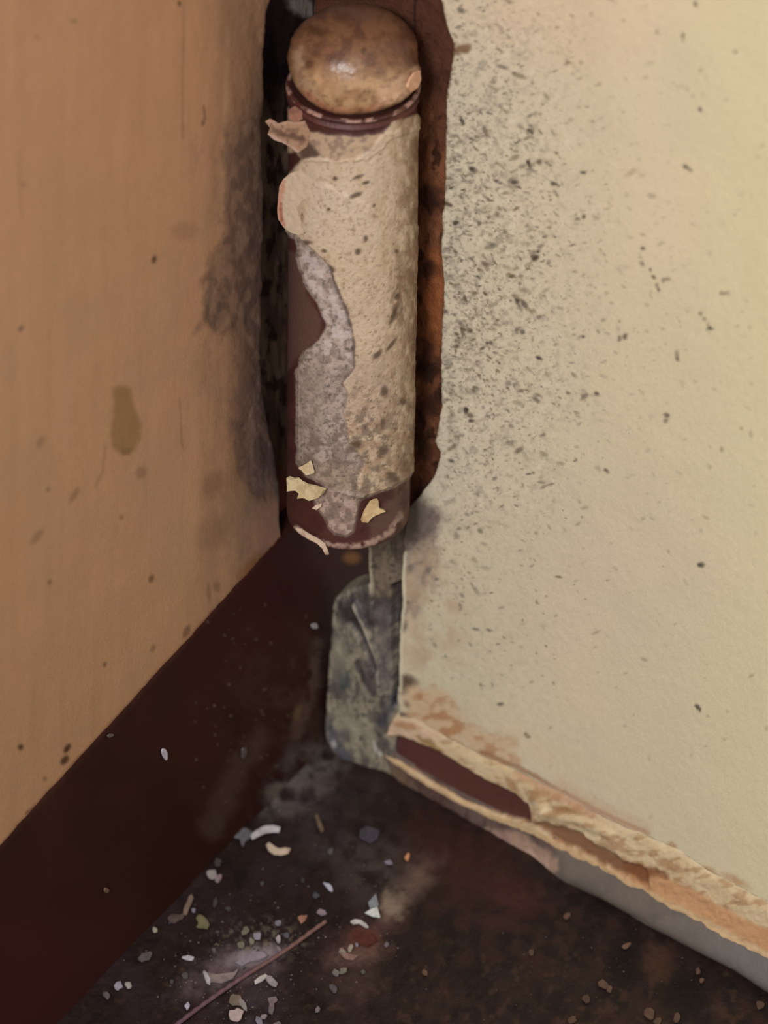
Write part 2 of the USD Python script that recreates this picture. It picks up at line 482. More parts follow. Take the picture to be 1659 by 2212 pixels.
    # small dark dots
    for (a, b, r, q, an, al) in [(333, 560, 5, 9, 15, .9), (388, 8, 4, 6, 0, .9), (45, 710, 4, 8, 40, .7), (160, 45, 4, 5, 0, .6), (80, 80, 4, 4, 0, .5), (44, 1614, 6, 7, 30, .9), (145, 1617, 6, 11, 30, .95), (140, 1642, 7, 12, 40, .95), (327, 1250, 6, 9, 20, .7), (226, 1435, 4, 6, 0, .7), (402, 1364, 7, 15, 20, .6), (107, 1258, 5, 7, 30, .5), (330, 1400, 5, 9, 25, .45), (60, 1755, 5, 8, 30, .6), (97, 1683, 4, 5, 0, .5), (305, 1020, 12, 14, 30, .35), (160, 1070, 6, 18, 30, .4), (80, 1160, 8, 20, 40, .35), (400, 500, 30, 20, 0, .2), (105, 1058, 5, 6, 0, .4), (262, 1117, 4, 6, 0, .4), (50, 398, 4, 6, 0, .4), (470, 1268, 8, 12, 0, .35), (452, 1280, 5, 22, 0, .3), (455, 1150, 30, 40, 30, .22), (88, 955, 8, 14, 30, .3), (460, 1045, 20, 30, 20, .3)]:
        mix(c, blob(p, a, b, r, q, an, .5, .2, 6, 9), (66, 40, 18), al)
    # the painted joint
    dt = y - top_l(x)
    mix(c, sstep(dt + (fb(p, 24, 60) - .5) * 30, -16, 4), (132, 84, 58), .7)
    mix(c, sstep(dt + (fb(p, 14, 61) - .5) * 34, -8, 4), (90, 48, 36), .7)
    mix(c, blob(p, 540, 1225, 34, 12, -45, .7, .3, 10, 4), (120, 74, 30), .7)
    mix(c, pmask(p, [(560, 1090), (610, 1080), (612, 1160), (560, 1190), (530, 1200)], 30, 6, 20, 4), (152, 104, 84), .5)
    return c / K_L


PEEL = [(700, 250), (500, 262), (488, 330), (490, 420), (492, 500), (470, 540), (452, 560), (446, 620), (440, 690), (470, 720), (500, 690), (540, 760), (560, 820), (700, 820)]
PEEL2 = [(560, 800), (575, 860), (600, 950), (606, 1060), (560, 1075), (515, 1030), (505, 960), (520, 915), (545, 900), (548, 840)]


def wall_height(p):
    x, y = p.T
    h = (fb(p, (26, 240), 62) - .5) * 2 + (fb(p, 90, 63) - .5) * 5
    h += -2 * pmask(p, PEEL, 18, 8, 24, 66) - 2 * pmask(p, PEEL2, 18, 6, 20, 67) + 3 * (fb(p, (18, 30), 58) - .5) * sstep(x, 430, 500)
    h += sstep(x, 480, 580) * (fb(p, (20, 44), 64) - .5) * 9
    return h


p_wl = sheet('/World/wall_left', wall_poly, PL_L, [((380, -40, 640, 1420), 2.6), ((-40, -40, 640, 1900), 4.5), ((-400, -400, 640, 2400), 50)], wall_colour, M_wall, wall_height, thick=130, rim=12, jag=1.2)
tag(p_wl, 'tan painted wall with vertical brush marks and a brown drip stain', 'wall', kind='structure')

# ------------------------------------------------------------------ dark baseboard
base_poly = [(700, top_l(700) + 2), (612, top_l(612)), (0, top_l(0)), (-2600, top_l(-2600)), (-2600, foot(-2600) + 120), (0, foot(0) + 30), (715, 1622), (840, 1500), (878, 1000), (705, 990)]


def base_colour(p):
    x, y = p.T
    c = np.broadcast_to(lin((46, 25, 20)), (len(p), 3)).copy()
    mix(c, sstep(fb(p, 160, 71), .4, .65), (54, 30, 24), .8)
    mix(c, blob(p, 20, 2110, 190, 150, 0, .9), (62, 27, 27), .6)
    mix(c, blob(p, 560, 1290, 160, 80, -45, .9), (54, 22, 22), .6)
    mix(c, blob(p, 640, 1520, 130, 140, 0, .9, .5, 40, 70) * sstep(fb(p, 24, 72), .35, .7), (70, 52, 44), .6)
    d = fb(p, 22, 73)
    mix(c, lmask(p, [(560, 1600), (520, 1650), (485, 1730), (455, 1790)], 46, 40, 6, 20, 74), (82, 66, 60), .42)
    mix(c, lmask(p, [(690, 1390), (672, 1480), (650, 1560), (640, 1590)], 24, 20, 5, 16, 75) * sstep(d, .35, .6), (102, 84, 74), .5)
    mix(c, blob(p, 655, 1672, 80, 36, -40, .9, .7, 20, 76) * sstep(d, .3, .6), (124, 116, 108), .75)
    mix(c, blob(p, 625, 1640, 14, 34, 10, .8, .5, 10, 77), (88, 78, 74), .5)
    mix(c, blob(p, 643, 1540, 8, 16, 20, .7), (110, 92, 66), .6)
    mix(c, blob(p, 760, 1205, 18, 12, 0, .6), (116, 78, 44), .8)
    mix(c, blob(p, 772, 1262, 10, 9, 0, .9), (72, 64, 74), .5)
    n = 90
    pts = np.c_[rng.uniform(420, 720, n), rng.uniform(1280, 1780, n)]
    specks(p, c, pts, rng.uniform(2, 4, n), np.tile(lin((110, 96, 86)), (n, 1)), rng.uniform(.1, .45, n))
    return c / K_F


p_bb = sheet('/World/baseboard_left', base_poly, (PL_L[0] + PL_L[1] * 4 * S, PL_L[1]), [((300, 1080, 900, 1980), 3.5), ((-40, 1050, 900, 2400), 7), ((-400, 1000, 760, 2800), 50)], base_colour, M_base,
             lambda p: (fb(p, 60, 78) - .5) * 4, thick=50, rim=4, jag=.8)
tag(p_bb, 'dark brown painted baseboard running down to the corner', 'baseboard', kind='structure')

# ------------------------------------------------------------------ recessed frame beside the hinge
def jamb_colour(p):
    x, y = p.T
    c = np.broadcast_to(lin((124, 100, 82)), (len(p), 3)).copy()
    mix(c, sstep(fb(p, (16, 60), 81), .4, .65), (88, 68, 56), .8)
    mix(c, sstep(fb(p, (12, 34), 82), .5, .64), (44, 32, 28), .85)
    mix(c, 1 - sstep(y + (fb(p, 40, 86) - .5) * 90, 170, 290), (34, 24, 30), .92)  # recess shadow beside the cap, painted near-black into the colour
    mix(c, sstep(x + (fb(p, (10, 50), 83) - .5) * 30, 616, 630) * sstep(y, 500, 600), (104, 50, 40), .7)
    mix(c, blob(p, 655, 15, 34, 18, 20, .5, .5, 12, 84), (150, 142, 132), .9)
    mix(c, lmask(p, [(678, -60), (676, 40)], 5, 3), (40, 28, 28), .9)
    mix(c, sstep(y, 960, 1040), (82, 34, 30), .85)
    return c


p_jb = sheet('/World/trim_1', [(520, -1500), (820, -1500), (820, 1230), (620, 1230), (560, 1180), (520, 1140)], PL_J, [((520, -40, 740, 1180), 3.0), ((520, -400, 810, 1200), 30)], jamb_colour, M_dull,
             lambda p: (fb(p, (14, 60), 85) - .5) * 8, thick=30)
tag(p_jb, 'grey mouldy strip of door frame recessed behind the hinge, recess shadow painted at its top', 'door frame', kind='structure')

# ------------------------------------------------------------------ grey mouldy corner post
post_poly = [(794, 1100), (793, 1207), (797, 1262), (780, 1268), (765, 1272), (745, 1278), (723, 1292), (719, 1340), (717, 1391), (711, 1450), (708, 1512), (704, 1560), (706, 1590), (716, 1612), (729, 1630), (742, 1642), (762, 1652), (795, 1658), (830, 1664), (880, 1690), (905, 1690), (905, 1100)]


def post_colour(p):
    x, y = p.T
    c = np.broadcast_to(lin((118, 107, 93)), (len(p), 3)).copy()
    mix(c, sstep(fb(p, 26, 91), .42, .62), (136, 124, 104), .8)
    mix(c, sstep(fb(p, (14, 30), 92), .46, .62), (64, 57, 55), .8)
    mix(c, sstep(fb(p, 8, 89, 3), .56, .7), (52, 45, 44), .6)
    up = pmask(p, [(785, 1090), (905, 1090), (905, 1262), (862, 1290), (800, 1300)], 14, 3, 20, 93)
    mix(c, up, (112, 96, 80), .85)
    mix(c, up * sstep(fb(p, 12, 94), .5, .65), (76, 64, 56), .7)
    mix(c, lmask(p, [(795, 1180), (797, 1240), (803, 1300), (808, 1330)], 7, 4, 1, 10, 95), (166, 154, 128), .85)
    mix(c, pmask(p, [(842, 1262), (872, 1250), (880, 1510), (850, 1520), (856, 1400), (852, 1300)], 8, 3, 14, 96), (34, 26, 30), .85)  # shade of the gap beside the door, painted as a dark strip
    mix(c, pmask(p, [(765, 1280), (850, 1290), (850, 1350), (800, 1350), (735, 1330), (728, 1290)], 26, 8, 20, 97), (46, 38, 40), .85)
    # diagonal folds and dark drip stains
    mix(c, lmask(p, [(766, 1340), (790, 1376), (806, 1410), (815, 1440)], 13, 8, 2, 12, 98), (44, 36, 36), .9)
    mix(c, lmask(p, [(777, 1425), (785, 1450), (797, 1470), (812, 1492)], 16, 9, 3, 12, 99), (56, 48, 50), .85)
    mix(c, pmask(p, [(790, 1420), (812, 1425), (820, 1480), (800, 1470)], 12, 3, 12, 100), (72, 60, 64), .7)
    mix(c, lmask(p, [(768, 1302), (790, 1340), (808, 1390), (818, 1430), (824, 1470)], 5, 4, 1, 10, 101), (152, 142, 126), .7)
    mix(c, lmask(p, [(830, 1310), (836, 1400), (836, 1480)], 26, 20, 4, 14, 102), (92, 82, 80), .6)
    mix(c, blob(p, 748, 1465, 14, 22, -20, .6, .3, 10, 103), (50, 56, 58), .9)
    mix(c, blob(p, 752, 1387, 9, 7, 0, .6), (58, 52, 48), .7)
    mix(c, blob(p, 756, 1570, 46, 44, 0, .8, .4, 16, 104), (136, 126, 106), .7)
    mix(c, blob(p, 740, 1405, 20, 50, 0, .8, .4, 16, 105), (130, 122, 104), .6)
    mix(c, blob(p, 745, 1585, 22, 14, 0, .7, .5, 10, 106), (62, 56, 62), .7)
    mix(c, lmask(p, [(832, 1555), (845, 1530), (858, 1500)], 22, 16, 3, 12, 107), (52, 54, 64), .75)
    mix(c, lmask(p, [(712, 1560), (722, 1590), (735, 1612), (750, 1630)], 20, 14, 4, 12, 108), (62, 62, 76), .7)
    mix(c, lmask(p, [(812, 1600), (816, 1618), (826, 1626)], 7, 5, 1.5, 8, 109), (168, 160, 148), .8)
    mix(c, blob(p, 725, 1602, 6, 8, 0, .6), (170, 162, 160), .7)
    mix(c, lmask(p, [(726, 1300), (722, 1340)], 10, 8, 2, 10, 110), (146, 138, 116), .6)
    n = 60
    specks(p, c, np.c_[rng.uniform(710, 860, n), rng.uniform(1200, 1640, n)], rng.uniform(2, 5, n), np.tile(lin((40, 36, 38)), (n, 1)), rng.uniform(.3, .8, n), rng.uniform(1, 2, n), rng.uniform(0, 3, n))
    return c / K_F ** .5


def post_height(p):
    h = (fb(p, (16, 50), 111) - .5) * 12
    h += 9 * lmask(p, [(768, 1302), (790, 1340), (808, 1390), (818, 1430), (824, 1470)], 10, 10)
    h -= 8 * lmask(p, [(766, 1340), (790, 1376), (806, 1410), (815, 1440)], 14, 10)
    h -= 9 * lmask(p, [(801, 1180), (806, 1300)], 6, 6)
    h += 9 * pmask(p, [(700, 1270), (860, 1340), (860, 1700), (690, 1700)], 30)
    h -= 16 * pmask(p, [(846, 1265), (880, 1250), (880, 1530), (854, 1520)], 8, 2, 12, 3)
    return h


p_po = sheet('/World/trim_2', post_poly, PL_P, [((690, 1090, 910, 1700), 2.2)], post_colour, M_post, post_height, thick=60, rim=7, jag=1.5)
tag(p_po, 'grey mould-stained corner post standing on the floor below the hinge', 'door frame', kind='structure')

# ------------------------------------------------------------------ door: face, peeling bottom edge
notch = [(930, -1500), (932, -60), (952, 7), (966, 68), (976, 84), (978, 105), (976, 120), (974, 135), (969, 169), (962, 216), (961, 304), (959, 380), (957, 424), (958, 441), (953, 458), (951, 543), (956, 610), (952, 711), (949, 800), (949, 828), (952, 878), (942, 929), (936, 956), (949, 979), (942, 1013), (929, 1040), (905, 1071), (881, 1098), (870, 1158), (870, 1190), (867, 1250), (870, 1295), (864, 1361), (861, 1421), (861, 1481), (856, 1506), (861, 1539)]
face_low = [(861, 1539), (900, 1552), (960, 1584), (1045, 1628), (1119, 1660), (1204, 1707), (1283, 1750), (1389, 1797), (1453, 1826), (1532, 1877), (1607, 1916), (1659, 1945), (2900, 2652)]
lip_low = [(830, 1628), (846, 1646), (880, 1668), (912, 1690), (950, 1712), (992, 1735), (1066, 1770), (1151, 1803), (1220, 1843), (1400, 1937), (1659, 2077), (2900, 2790)]
door_poly = notch + [(a, b + 10) for a, b in face_low] + [(2900, -1500)]
door_root = UsdGeom.Xform.Define(stage, '/World/door_1').GetPrim()
tag(door_root, 'cream painted door speckled with black mould around its hinge', 'door', kind='structure')


def door_colour(p):
    x, y = p.T
    c = np.broadcast_to(lin((195, 181, 151)), (len(p), 3)).copy()
    mix(c, sstep(fb(p, 260, 121), .4, .65), (204, 184, 154), .6)
    mix(c, sstep(x, 1350, 1700), (197, 185, 148), .8)
    mix(c, blob(p, 1140, 40, 190, 110, 0, .9, .4, 60, 122), (206, 176, 144), .55)
    mix(c, blob(p, 1250, 1230, 260, 160, 0, .9, .4, 60, 123), (192, 176, 152), .6)
    # grey bloom of mould
    dx = x - 950 + (fb(p, 90, 124) - .5) * 260
    bloom = (1 - sstep(dx, 60, 420)) * (1 - .75 * sstep(y, 950, 1250)) * (.35 + .65 * sstep(y, -100, 200))
    fine = fb(p, 11, 125, 4)
    mix(c, bloom, (188, 176, 156), .6)
    mix(c, bloom * sstep(fine, .5, .72), (142, 132, 116), .7)
    mix(c, bloom * sstep(fine, .44, .26), (206, 196, 172), .6)
    mix(c, bloom * sstep(fb(p, 5, 126, 2), .62, .8), (120, 108, 94), .55)
    low = pmask(p, [(866, 1090), (905, 1065), (960, 1120), (940, 1220), (900, 1330), (868, 1330)], 50, 14, 30, 127)
    mix(c, low, (138, 122, 110), .8)
    mix(c, low * sstep(fb(p, 10, 128), .45, .62), (98, 86, 80), .7)
    mix(c, pmask(p, [(866, 1075), (912, 1070), (950, 1110), (940, 1165), (868, 1190)], 30, 8, 20, 129), (98, 84, 78), .75)
    mix(c, pmask(p, [(868, 1200), (930, 1190), (1010, 1300), (1000, 1420), (868, 1480)], 60, 18, 40, 130) * sstep(fb(p, 34, 131), .35, .65), (178, 150, 122), .7)
    for (a, b, r_, q_, an) in [(884, 1470, 20, 12, 30), (873, 1480, 12, 18, 0), (872, 1352, 9, 14, 0), (878, 1300, 7, 5, 0), (869, 1543, 16, 5, 10), (880, 1520, 10, 6, 60)]:
        mix(c, blob(p, a, b, r_, q_, an, .6, .5, 8, 142), (74, 56, 44), .85)
    # bright bare edge of the paint
    mix(c, lmask(p, [(874, 1195), (872, 1250), (875, 1300), (868, 1361), (866, 1421), (866, 1490)], 9, 6, 1, 12, 132), (216, 204, 172), .7)
    # orange-brown rub near the bottom corner
    rub = pmask(p, [(868, 1500), (890, 1480), (960, 1500), (1040, 1570), (1110, 1600), (1120, 1650), (1020, 1625), (930, 1580), (880, 1560)], 40, 14, 30, 133)
    mix(c, rub, (192, 156, 120), .75)
    mix(c, rub * sstep(fb(p, (26, 14), 134), .48, .64), (160, 112, 74), .8)
    mix(c, blob(p, 1160, 1620, 130, 40, 28, .9), (204, 182, 150), .5)
    mix(c, lmask(p, [(1040, 1624), (1119, 1657), (1204, 1704), (1283, 1747), (1400, 1800)], 9, 7, 2, 16, 135), (140, 98, 68), .75)
    mix(c, lmask(p, [(1204, 1704), (1300, 1756), (1389, 1795)], 40, 30, 6, 20, 136), (186, 150, 120), .5)
    for (a, b, r, q) in [(1440, 1860, 26, 10), (1475, 1870, 22, 12), (1400, 1858, 14, 12), (1530, 1882, 20, 9), (1590, 1902, 28, 8), (1450, 1828, 10, 8)]:
        mix(c, blob(p, a, b, r, q, 26, .7, .5, 10, 137), (166, 124, 88), .75)
    # rust seeping from the recess
    mix(c, lmask(p, [(972, 112), (990, 108), (1008, 104)], 20, 12, 3, 8, 143), (104, 72, 40), .85)
    mix(c, lmask(p, [(955, 436), (974, 444)], 9, 6, 2, 8, 143), (70, 50, 34), .85)
    dn = cKDTree(dense(notch[1:25], 2, False)).query(p)[0]
    mix(c, (1 - sstep(dn + (fb(p, 9, 138) - .5) * 18, -2, 8)), (98, 62, 38), .85)
    # mould specks
    n = 8000
    q = np.c_[rng.exponential(185, n) + 950, rng.uniform(-60, 1500, n)]
    q[:, 0] += (fb(q, 120, 140) - .5) * 120
    keep = rng.random(n) < np.interp(q[:, 1], [-60, 0, 180, 320, 800, 950, 1100, 1500], [.25, .3, .55, 1, 1, .55, .22, .08]) * np.clip(.25 + 1.6 * (fb(q, 70, 141) - .3) * 2, .1, 1)
    q = q[keep]; n = len(q)
    r = np.clip(rng.lognormal(.72, .48, n), 1.2, 7)
    pal = np.array([lin(v) for v in ((72, 62, 48), (92, 80, 62), (60, 52, 50), (110, 98, 84), (84, 72, 40))])
    specks(p, c, q, r, pal[rng.integers(0, 5, n)], rng.beta(1.4, 2.4, n) * .9 * np.clip(1.25 - (q[:, 0] - 950) / 700, .35, 1), rng.uniform(1, 3.0, n), rng.uniform(-.6, 1.2, n))
    # scattered and named marks
    n = 120
    q = np.c_[rng.uniform(1100, 1900, n), rng.uniform(-100, 1800, n)]
    specks(p, c, q, rng.uniform(2, 5, n), np.tile(lin((120, 104, 78)), (n, 1)), rng.uniform(.15, .6, n), rng.uniform(1, 2.2, n), rng.uniform(0, 3, n))
    q = np.array([(1392, 537, 8, 1.1, 0), (1385, 562, 8, 1.3, 1.4), (1131, 662, 10, 1.5, 1.1), (1120, 655, 8, 1.4, 1.2), (1118, 716, 8, 1.9, .4), (1463, 770, 8, 1.6, 1.2), (1524, 688, 7, 2.6, 1.0), (1535, 708, 6, 1.3, 0), (1568, 632, 7, 1.3, .3), (1410, 592, 6, 2.2, 1.1), (1440, 606, 8, 1.2, 0), (1422, 620, 6, 1.6, 1.2), (1012, 893, 9, 2.2, 1.2),
                  (1014, 908, 7, 1.4, .3), (1512, 1218, 7, 1.8, .2), (1517, 1538, 7, 3.0, .8), (1505, 1528, 5, 3, .5), (1253, 470, 8, 1.7, -.5), (1176, 353, 9, 2, .1), (1145, 354, 9, 1.4, 1), (1024, 302, 5, 1.1, 0), (985, 481, 8, 1, 0), (1030, 478, 8, 1.6, .8), (1027, 372, 10, 1.6, .5), (1092, 392, 11, 2.2, 0), (1200, 397, 8, 2, .4), (1262, 375, 6, 1.2, 0),
                  (1149, 280, 9, 1.5, 0), (1040, 1480, 5, 1, 0), (1140, 1588, 6, 1, 0), (1080, 1521, 6, 1.1, 0), (1245, 997, 6, 1.3, 1), (1300, 1012, 8, 2, .4), (1340, 732, 8, 2, -.6), (1252, 728, 7, 2.6, .2), (1440, 905, 8, 1.4, 1.5), (965, 785, 8, 1.6, .2), (970, 680, 9, 1.4, .4), (1000, 260, 7, 1.5, 1), (1160, 550, 9, 1.6, -.8), (1476, 80, 6, 1.6, 1.4), (1500, 5, 6, 1.4, 1), (1590, 112, 4, 1.2, 0), (1510, 235, 5, 1.4, .4), (1490, 365, 8, 1.8, .6), (1225, 848, 6, 1.5, .4), (1285, 850, 6, 1.4, .2), (1160, 770, 7, 1.6, .5), (1062, 746, 8, 1.8, .4)])
    q = np.repeat(q, 4, 0); n = len(q)
    L = q[:, 2] * q[:, 3] * rng.uniform(-.9, .9, n); Wd = q[:, 2] * rng.uniform(-.5, .5, n)
    xy = q[:, :2] + np.c_[L * np.cos(q[:, 4]) - Wd * np.sin(q[:, 4]), L * np.sin(q[:, 4]) + Wd * np.cos(q[:, 4])]
    specks(p, c, xy, q[:, 2] * rng.uniform(.3, .75, n), np.tile(lin((60, 50, 44)), (n, 1)), rng.uniform(.25, .85, n), rng.uniform(1, 1.8, n), q[:, 4] + rng.uniform(-.6, .6, n))
    return c / K_R


def door_height(p):
    h = (fb(p, 110, 150) - .5) * 5 + (fb(p, 9, 151, 2) - .5) * .8
    h += 3 * (1 - sstep(p[:, 0], 870, 900)) * sstep(p[:, 1], 1180, 1230)
    return h


sheet('/World/door_1/door_panel', door_poly, PL_R, [((860, -40, 1240, 1480), 2.3), ((840, -40, 1700, 2040), 3.8), ((820, -400, 2100, 2300), 45)], door_colour, M_door, door_height, thick=46, rim=6, jag=1.6)

lip_poly = [(837, 1583), (843, 1566), (850, 1552), (861, 1532)] + [(a, b - 14) for a, b in face_low[1:]] + lip_low[::-1]
band = [(838, 1591), (860, 1590), (875, 1592), (912, 1608), (955, 1626), (1000, 1655), (1045, 1683), (1090, 1702), (1119, 1720), (1140, 1736), (1146, 1752), (1152, 1776), (1120, 1768), (1066, 1752), (992, 1720), (950, 1697), (912, 1674), (880, 1652), (850, 1636), (828, 1620)]
band2 = [(1150, 1772), (1180, 1772), (1215, 1785), (1260, 1805), (1310, 1835), (1350, 1858), (1400, 1876), (1400, 1912), (1330, 1880), (1250, 1838), (1190, 1808)]


def lip_colour(p):
    x, y = p.T
    c = np.broadcast_to(lin((192, 166, 130)), (len(p), 3)).copy()
    mix(c, sstep(fb(p, (40, 22), 161), .42, .64), (198, 176, 140), .8)
    mix(c, sstep(fb(p, (26, 12), 162), .55, .7), (158, 120, 84), .7)
    mix(c, pmask(p, [(837, 1590), (850, 1556), (900, 1550), (960, 1590), (940, 1612), (880, 1590)], 16, 5, 18, 163), (198, 164, 138), .7)
    mix(c, pmask(p, [(900, 1585), (930, 1595), (962, 1620), (950, 1628), (915, 1605)], 10, 3, 10, 164), (138, 108, 62), .85)
    upl = np.interp(x, [a for a, b in face_low], [b for a, b in face_low])
    mix(c, 1 - sstep(y - upl + (fb(p, (30, 12), 177) - .5) * 26, -6, 14), (197, 178, 145), .85)
    # lower line, tan to the right
    t = sstep(x, 1150, 1450)
    lowline = lmask(p, [(a, b - 9) for a, b in lip_low], 12, 8, 2, 14, 165)
    strip = lmask(p, [(1380, 1890), (1459, 1925), (1659, 2030), (1900, 2165), (2800, 2680)], 44, 14, 4, 30, 166)
    mix(c, strip, (186, 136, 94), .85)
    mix(c, pmask(p, band2, 12, 5, 18, 167), (112, 68, 42), .85)
    mix(c, pmask(p, [(1340, 1850), (1440, 1880), (1450, 1900), (1350, 1890)], 12, 4, 12, 168), (124, 78, 48), .8)
    mix(c, lmask(p, [(1190, 1815), (1300, 1872), (1400, 1920)], 16, 14, 3, 16, 169), (164, 122, 84), .7)
    mix(c, lowline, (190, 158, 118), .85)
    mix(c, lowline * sstep(x, 1300, 1500), (204, 168, 124), .7)
    mix(c, pmask(p, band, 7, 1.5, 16, 170), (76, 38, 36), .97)
    mix(c, pmask(p, band, 12, 3, 16, 170) * (1 - sstep(x, 836, 870)), (50, 38, 52), .7)
    mix(c, lmask(p, [(1045, 1635), (1119, 1672), (1160, 1690)], 12, 9, 3, 12, 171), (196, 168, 126), .6)
    mix(c, lmask(p, [(1119, 1668), (1204, 1716), (1283, 1758)], 16, 12, 4, 14, 172), (170, 128, 98), .7)
    for (a, b, r, q, an) in [(1165, 1712, 26, 9, 8), (1112, 1700, 8, 24, -35), (1205, 1752, 22, 7, -14), (1232, 1750, 30, 6, 10), (1450, 1868, 26, 10, 20), (880, 1566, 26, 7, 14)]:
        mix(c, blob(p, a, b, r, q, an, .6, .5, 10, 173), (152, 110, 72), .75)
    return c / K_R


def lip_height(p):
    h = (fb(p, (36, 18), 174) - .5) * 7 + (fb(p, 8, 175, 2) - .5) * 2.5
    bm = np.maximum(pmask(p, band, 10, 2, 16, 170), .7 * pmask(p, band2, 14, 5, 18, 167))
    h = h * (1 - .85 * bm) - 11 * bm
    h += 7 * lmask(p, [(1165, 1725), (1170, 1750), (1160, 1768)], 26, 20) + 6 * lmask(p, [(1180, 1755), (1250, 1770), (1320, 1800)], 16, 16)
    up = np.interp(p[:, 0], [a for a, b in face_low], [b for a, b in face_low])
    t = sstep(p[:, 1] - up + (fb(p, (40, 14), 176) - .5) * 16, -16, 26)
    return (h + 5) * t - 6 * (1 - t)


sheet('/World/door_1/bottom_edge', lip_poly, PL_R, [((820, 1530, 1700, 2110), 2.3), ((820, 1500, 2100, 2300), 45)], lip_colour, M_door, lip_height, thick=30, rim=4, jag=1.4)
tag(stage.GetPrimAtPath('/World/door_1/bottom_edge'), 'peeling bottom edge with brown paint showing')

# ------------------------------------------------------------------ grey strip along the foot of the door
strip_top = [(a, b - 22) for a, b in lip_low]
strip_low = [(846, 1672), (884, 1700), (923, 1719), (960, 1752), (1013, 1798), (1060, 1832), (1098, 1855), (1183, 1893), (1250, 1916), (1310, 1941), (1416, 2003), (1522, 2058), (1596, 2095), (1659, 2138), (2900, 2850)]
strip_poly = strip_top + strip_low[::-1]


def strip_colour(p):
    x, y = p.T
    c = np.broadcast_to(lin((94, 84, 76)), (len(p), 3)).copy()
    mix(c, sstep(fb(p, 40, 181), .4, .65), (104, 93, 83), .7)
    mix(c, sstep(x, 1400, 1640), (98, 96, 94), .6)
    lft = 1 - sstep(x + (fb(p, 16, 182) - .5) * 30, 1195, 1212)
    mix(c, lft, (96, 78, 70), .85)
    mix(c, lft * sstep(fb(p, 18, 183), .5, .66), (74, 54, 50), .8)
    mix(c, pmask(p, [(1050, 1790), (1120, 1800), (1210, 1850), (1215, 1868), (1190, 1892), (1120, 1860), (1100, 1830)], 14, 5, 16, 184), (162, 132, 112), .85)
    mix(c, blob(p, 1165, 1865, 40, 18, 26, .7, .5, 10, 185), (186, 154, 136), .8)
    mix(c, blob(p, 1085, 1808, 18, 10, 20, .7), (140, 108, 102), .7)
    mix(c, blob(p, 865, 1680, 26, 16, 30, .9, .5, 10, 186), (106, 84, 62), .7)
    mix(c, blob(p, 1395, 1988, 22, 8, 26, .7, .4, 8, 187), (176, 166, 150), .7)
    mix(c, pmask(p, [(846, 1640), (960, 1700), (1020, 1790), (930, 1730)], 20, 6, 16, 188), (74, 52, 46), .7)
    return c / K_R


def strip_height(p):
    lo = np.interp(p[:, 0], [a for a, b in strip_low], [b for a, b in strip_low])
    hi = np.interp(p[:, 0], [a for a, b in strip_top], [b for a, b in strip_top])
    t = np.clip((p[:, 1] - hi) / np.maximum(lo - hi, 1), 0, 1)
    bead = 22 * np.sin(np.pi * np.clip(t, 0, 1) ** 1.6) ** .8 * sstep(p[:, 0], 1150, 1240) + 8 * t
    return bead - 2 + (fb(p, 30, 189) - .5) * (9 - 6 * sstep(p[:, 0], 1190, 1230))


p_st = sheet('/World/trim_3', strip_poly, PL_R, [((820, 1590, 1700, 2180), 2.8), ((820, 1590, 2100, 2400), 45)], strip_colour, M_metal, strip_height, thick=30, rim=3, jag=1.2)
tag(p_st, 'worn grey strip with rounded bead under the bottom edge of the door', 'threshold strip', kind='structure')

# ------------------------------------------------------------------ hinge
RB = 141 * S
AX = np.array([0.0, -190 * S, 0.0])
axp = (AX, np.array([0, -1.0, 0]))                                           # vertical plane through the hinge pin
A_top, A_bot = unproj((763, 180), axp)[0], unproj((752, 1116), axp)[0]
axis = (A_top - A_bot); L_bar = np.linalg.norm(axis); axis /= L_bar
e1 = np.cross([0, 1.0, 0], axis); e1 /= np.linalg.norm(e1); e2 = np.cross(axis, e1)     # e1 to the right, e2 away from the viewer
hinge = UsdGeom.Xform.Define(stage, '/World/door_hinge').GetPrim()
tag(hinge, 'barrel hinge with round cap and flaking cream paint in the door corner', 'hinge')


def lathe(prof, nth, bump=None):
    """prof: (radius, height along the pin from the barrel's bottom) in metres."""
    prof = np.asarray(prof)
    th = np.linspace(0, 2 * np.pi, nth, endpoint=False)
    r, z = prof[:, 0][:, None], prof[:, 1][:, None]
    mk = lambda rr: A_bot + axis * z[..., None] + (rr * np.cos(th))[..., None] * e1 + (rr * np.sin(th))[..., None] * e2
    P = mk(np.broadcast_to(r, (len(prof), nth)))
    if bump is not None:
        pp = proj(P.reshape(-1, 3))
        P = mk(r + bump(pp, P.reshape(-1, 3)).reshape(len(prof), nth) * S)
    i, j = np.meshgrid(np.arange(len(prof) - 1), np.arange(nth), indexing='ij')
    a, b = i * nth + j, i * nth + (j + 1) % nth
    f = np.vstack([np.c_[a.ravel(), b.ravel(), (b + nth).ravel()], np.c_[a.ravel(), (b + nth).ravel(), (a + nth).ravel()]])
    return P.reshape(-1, 3), f


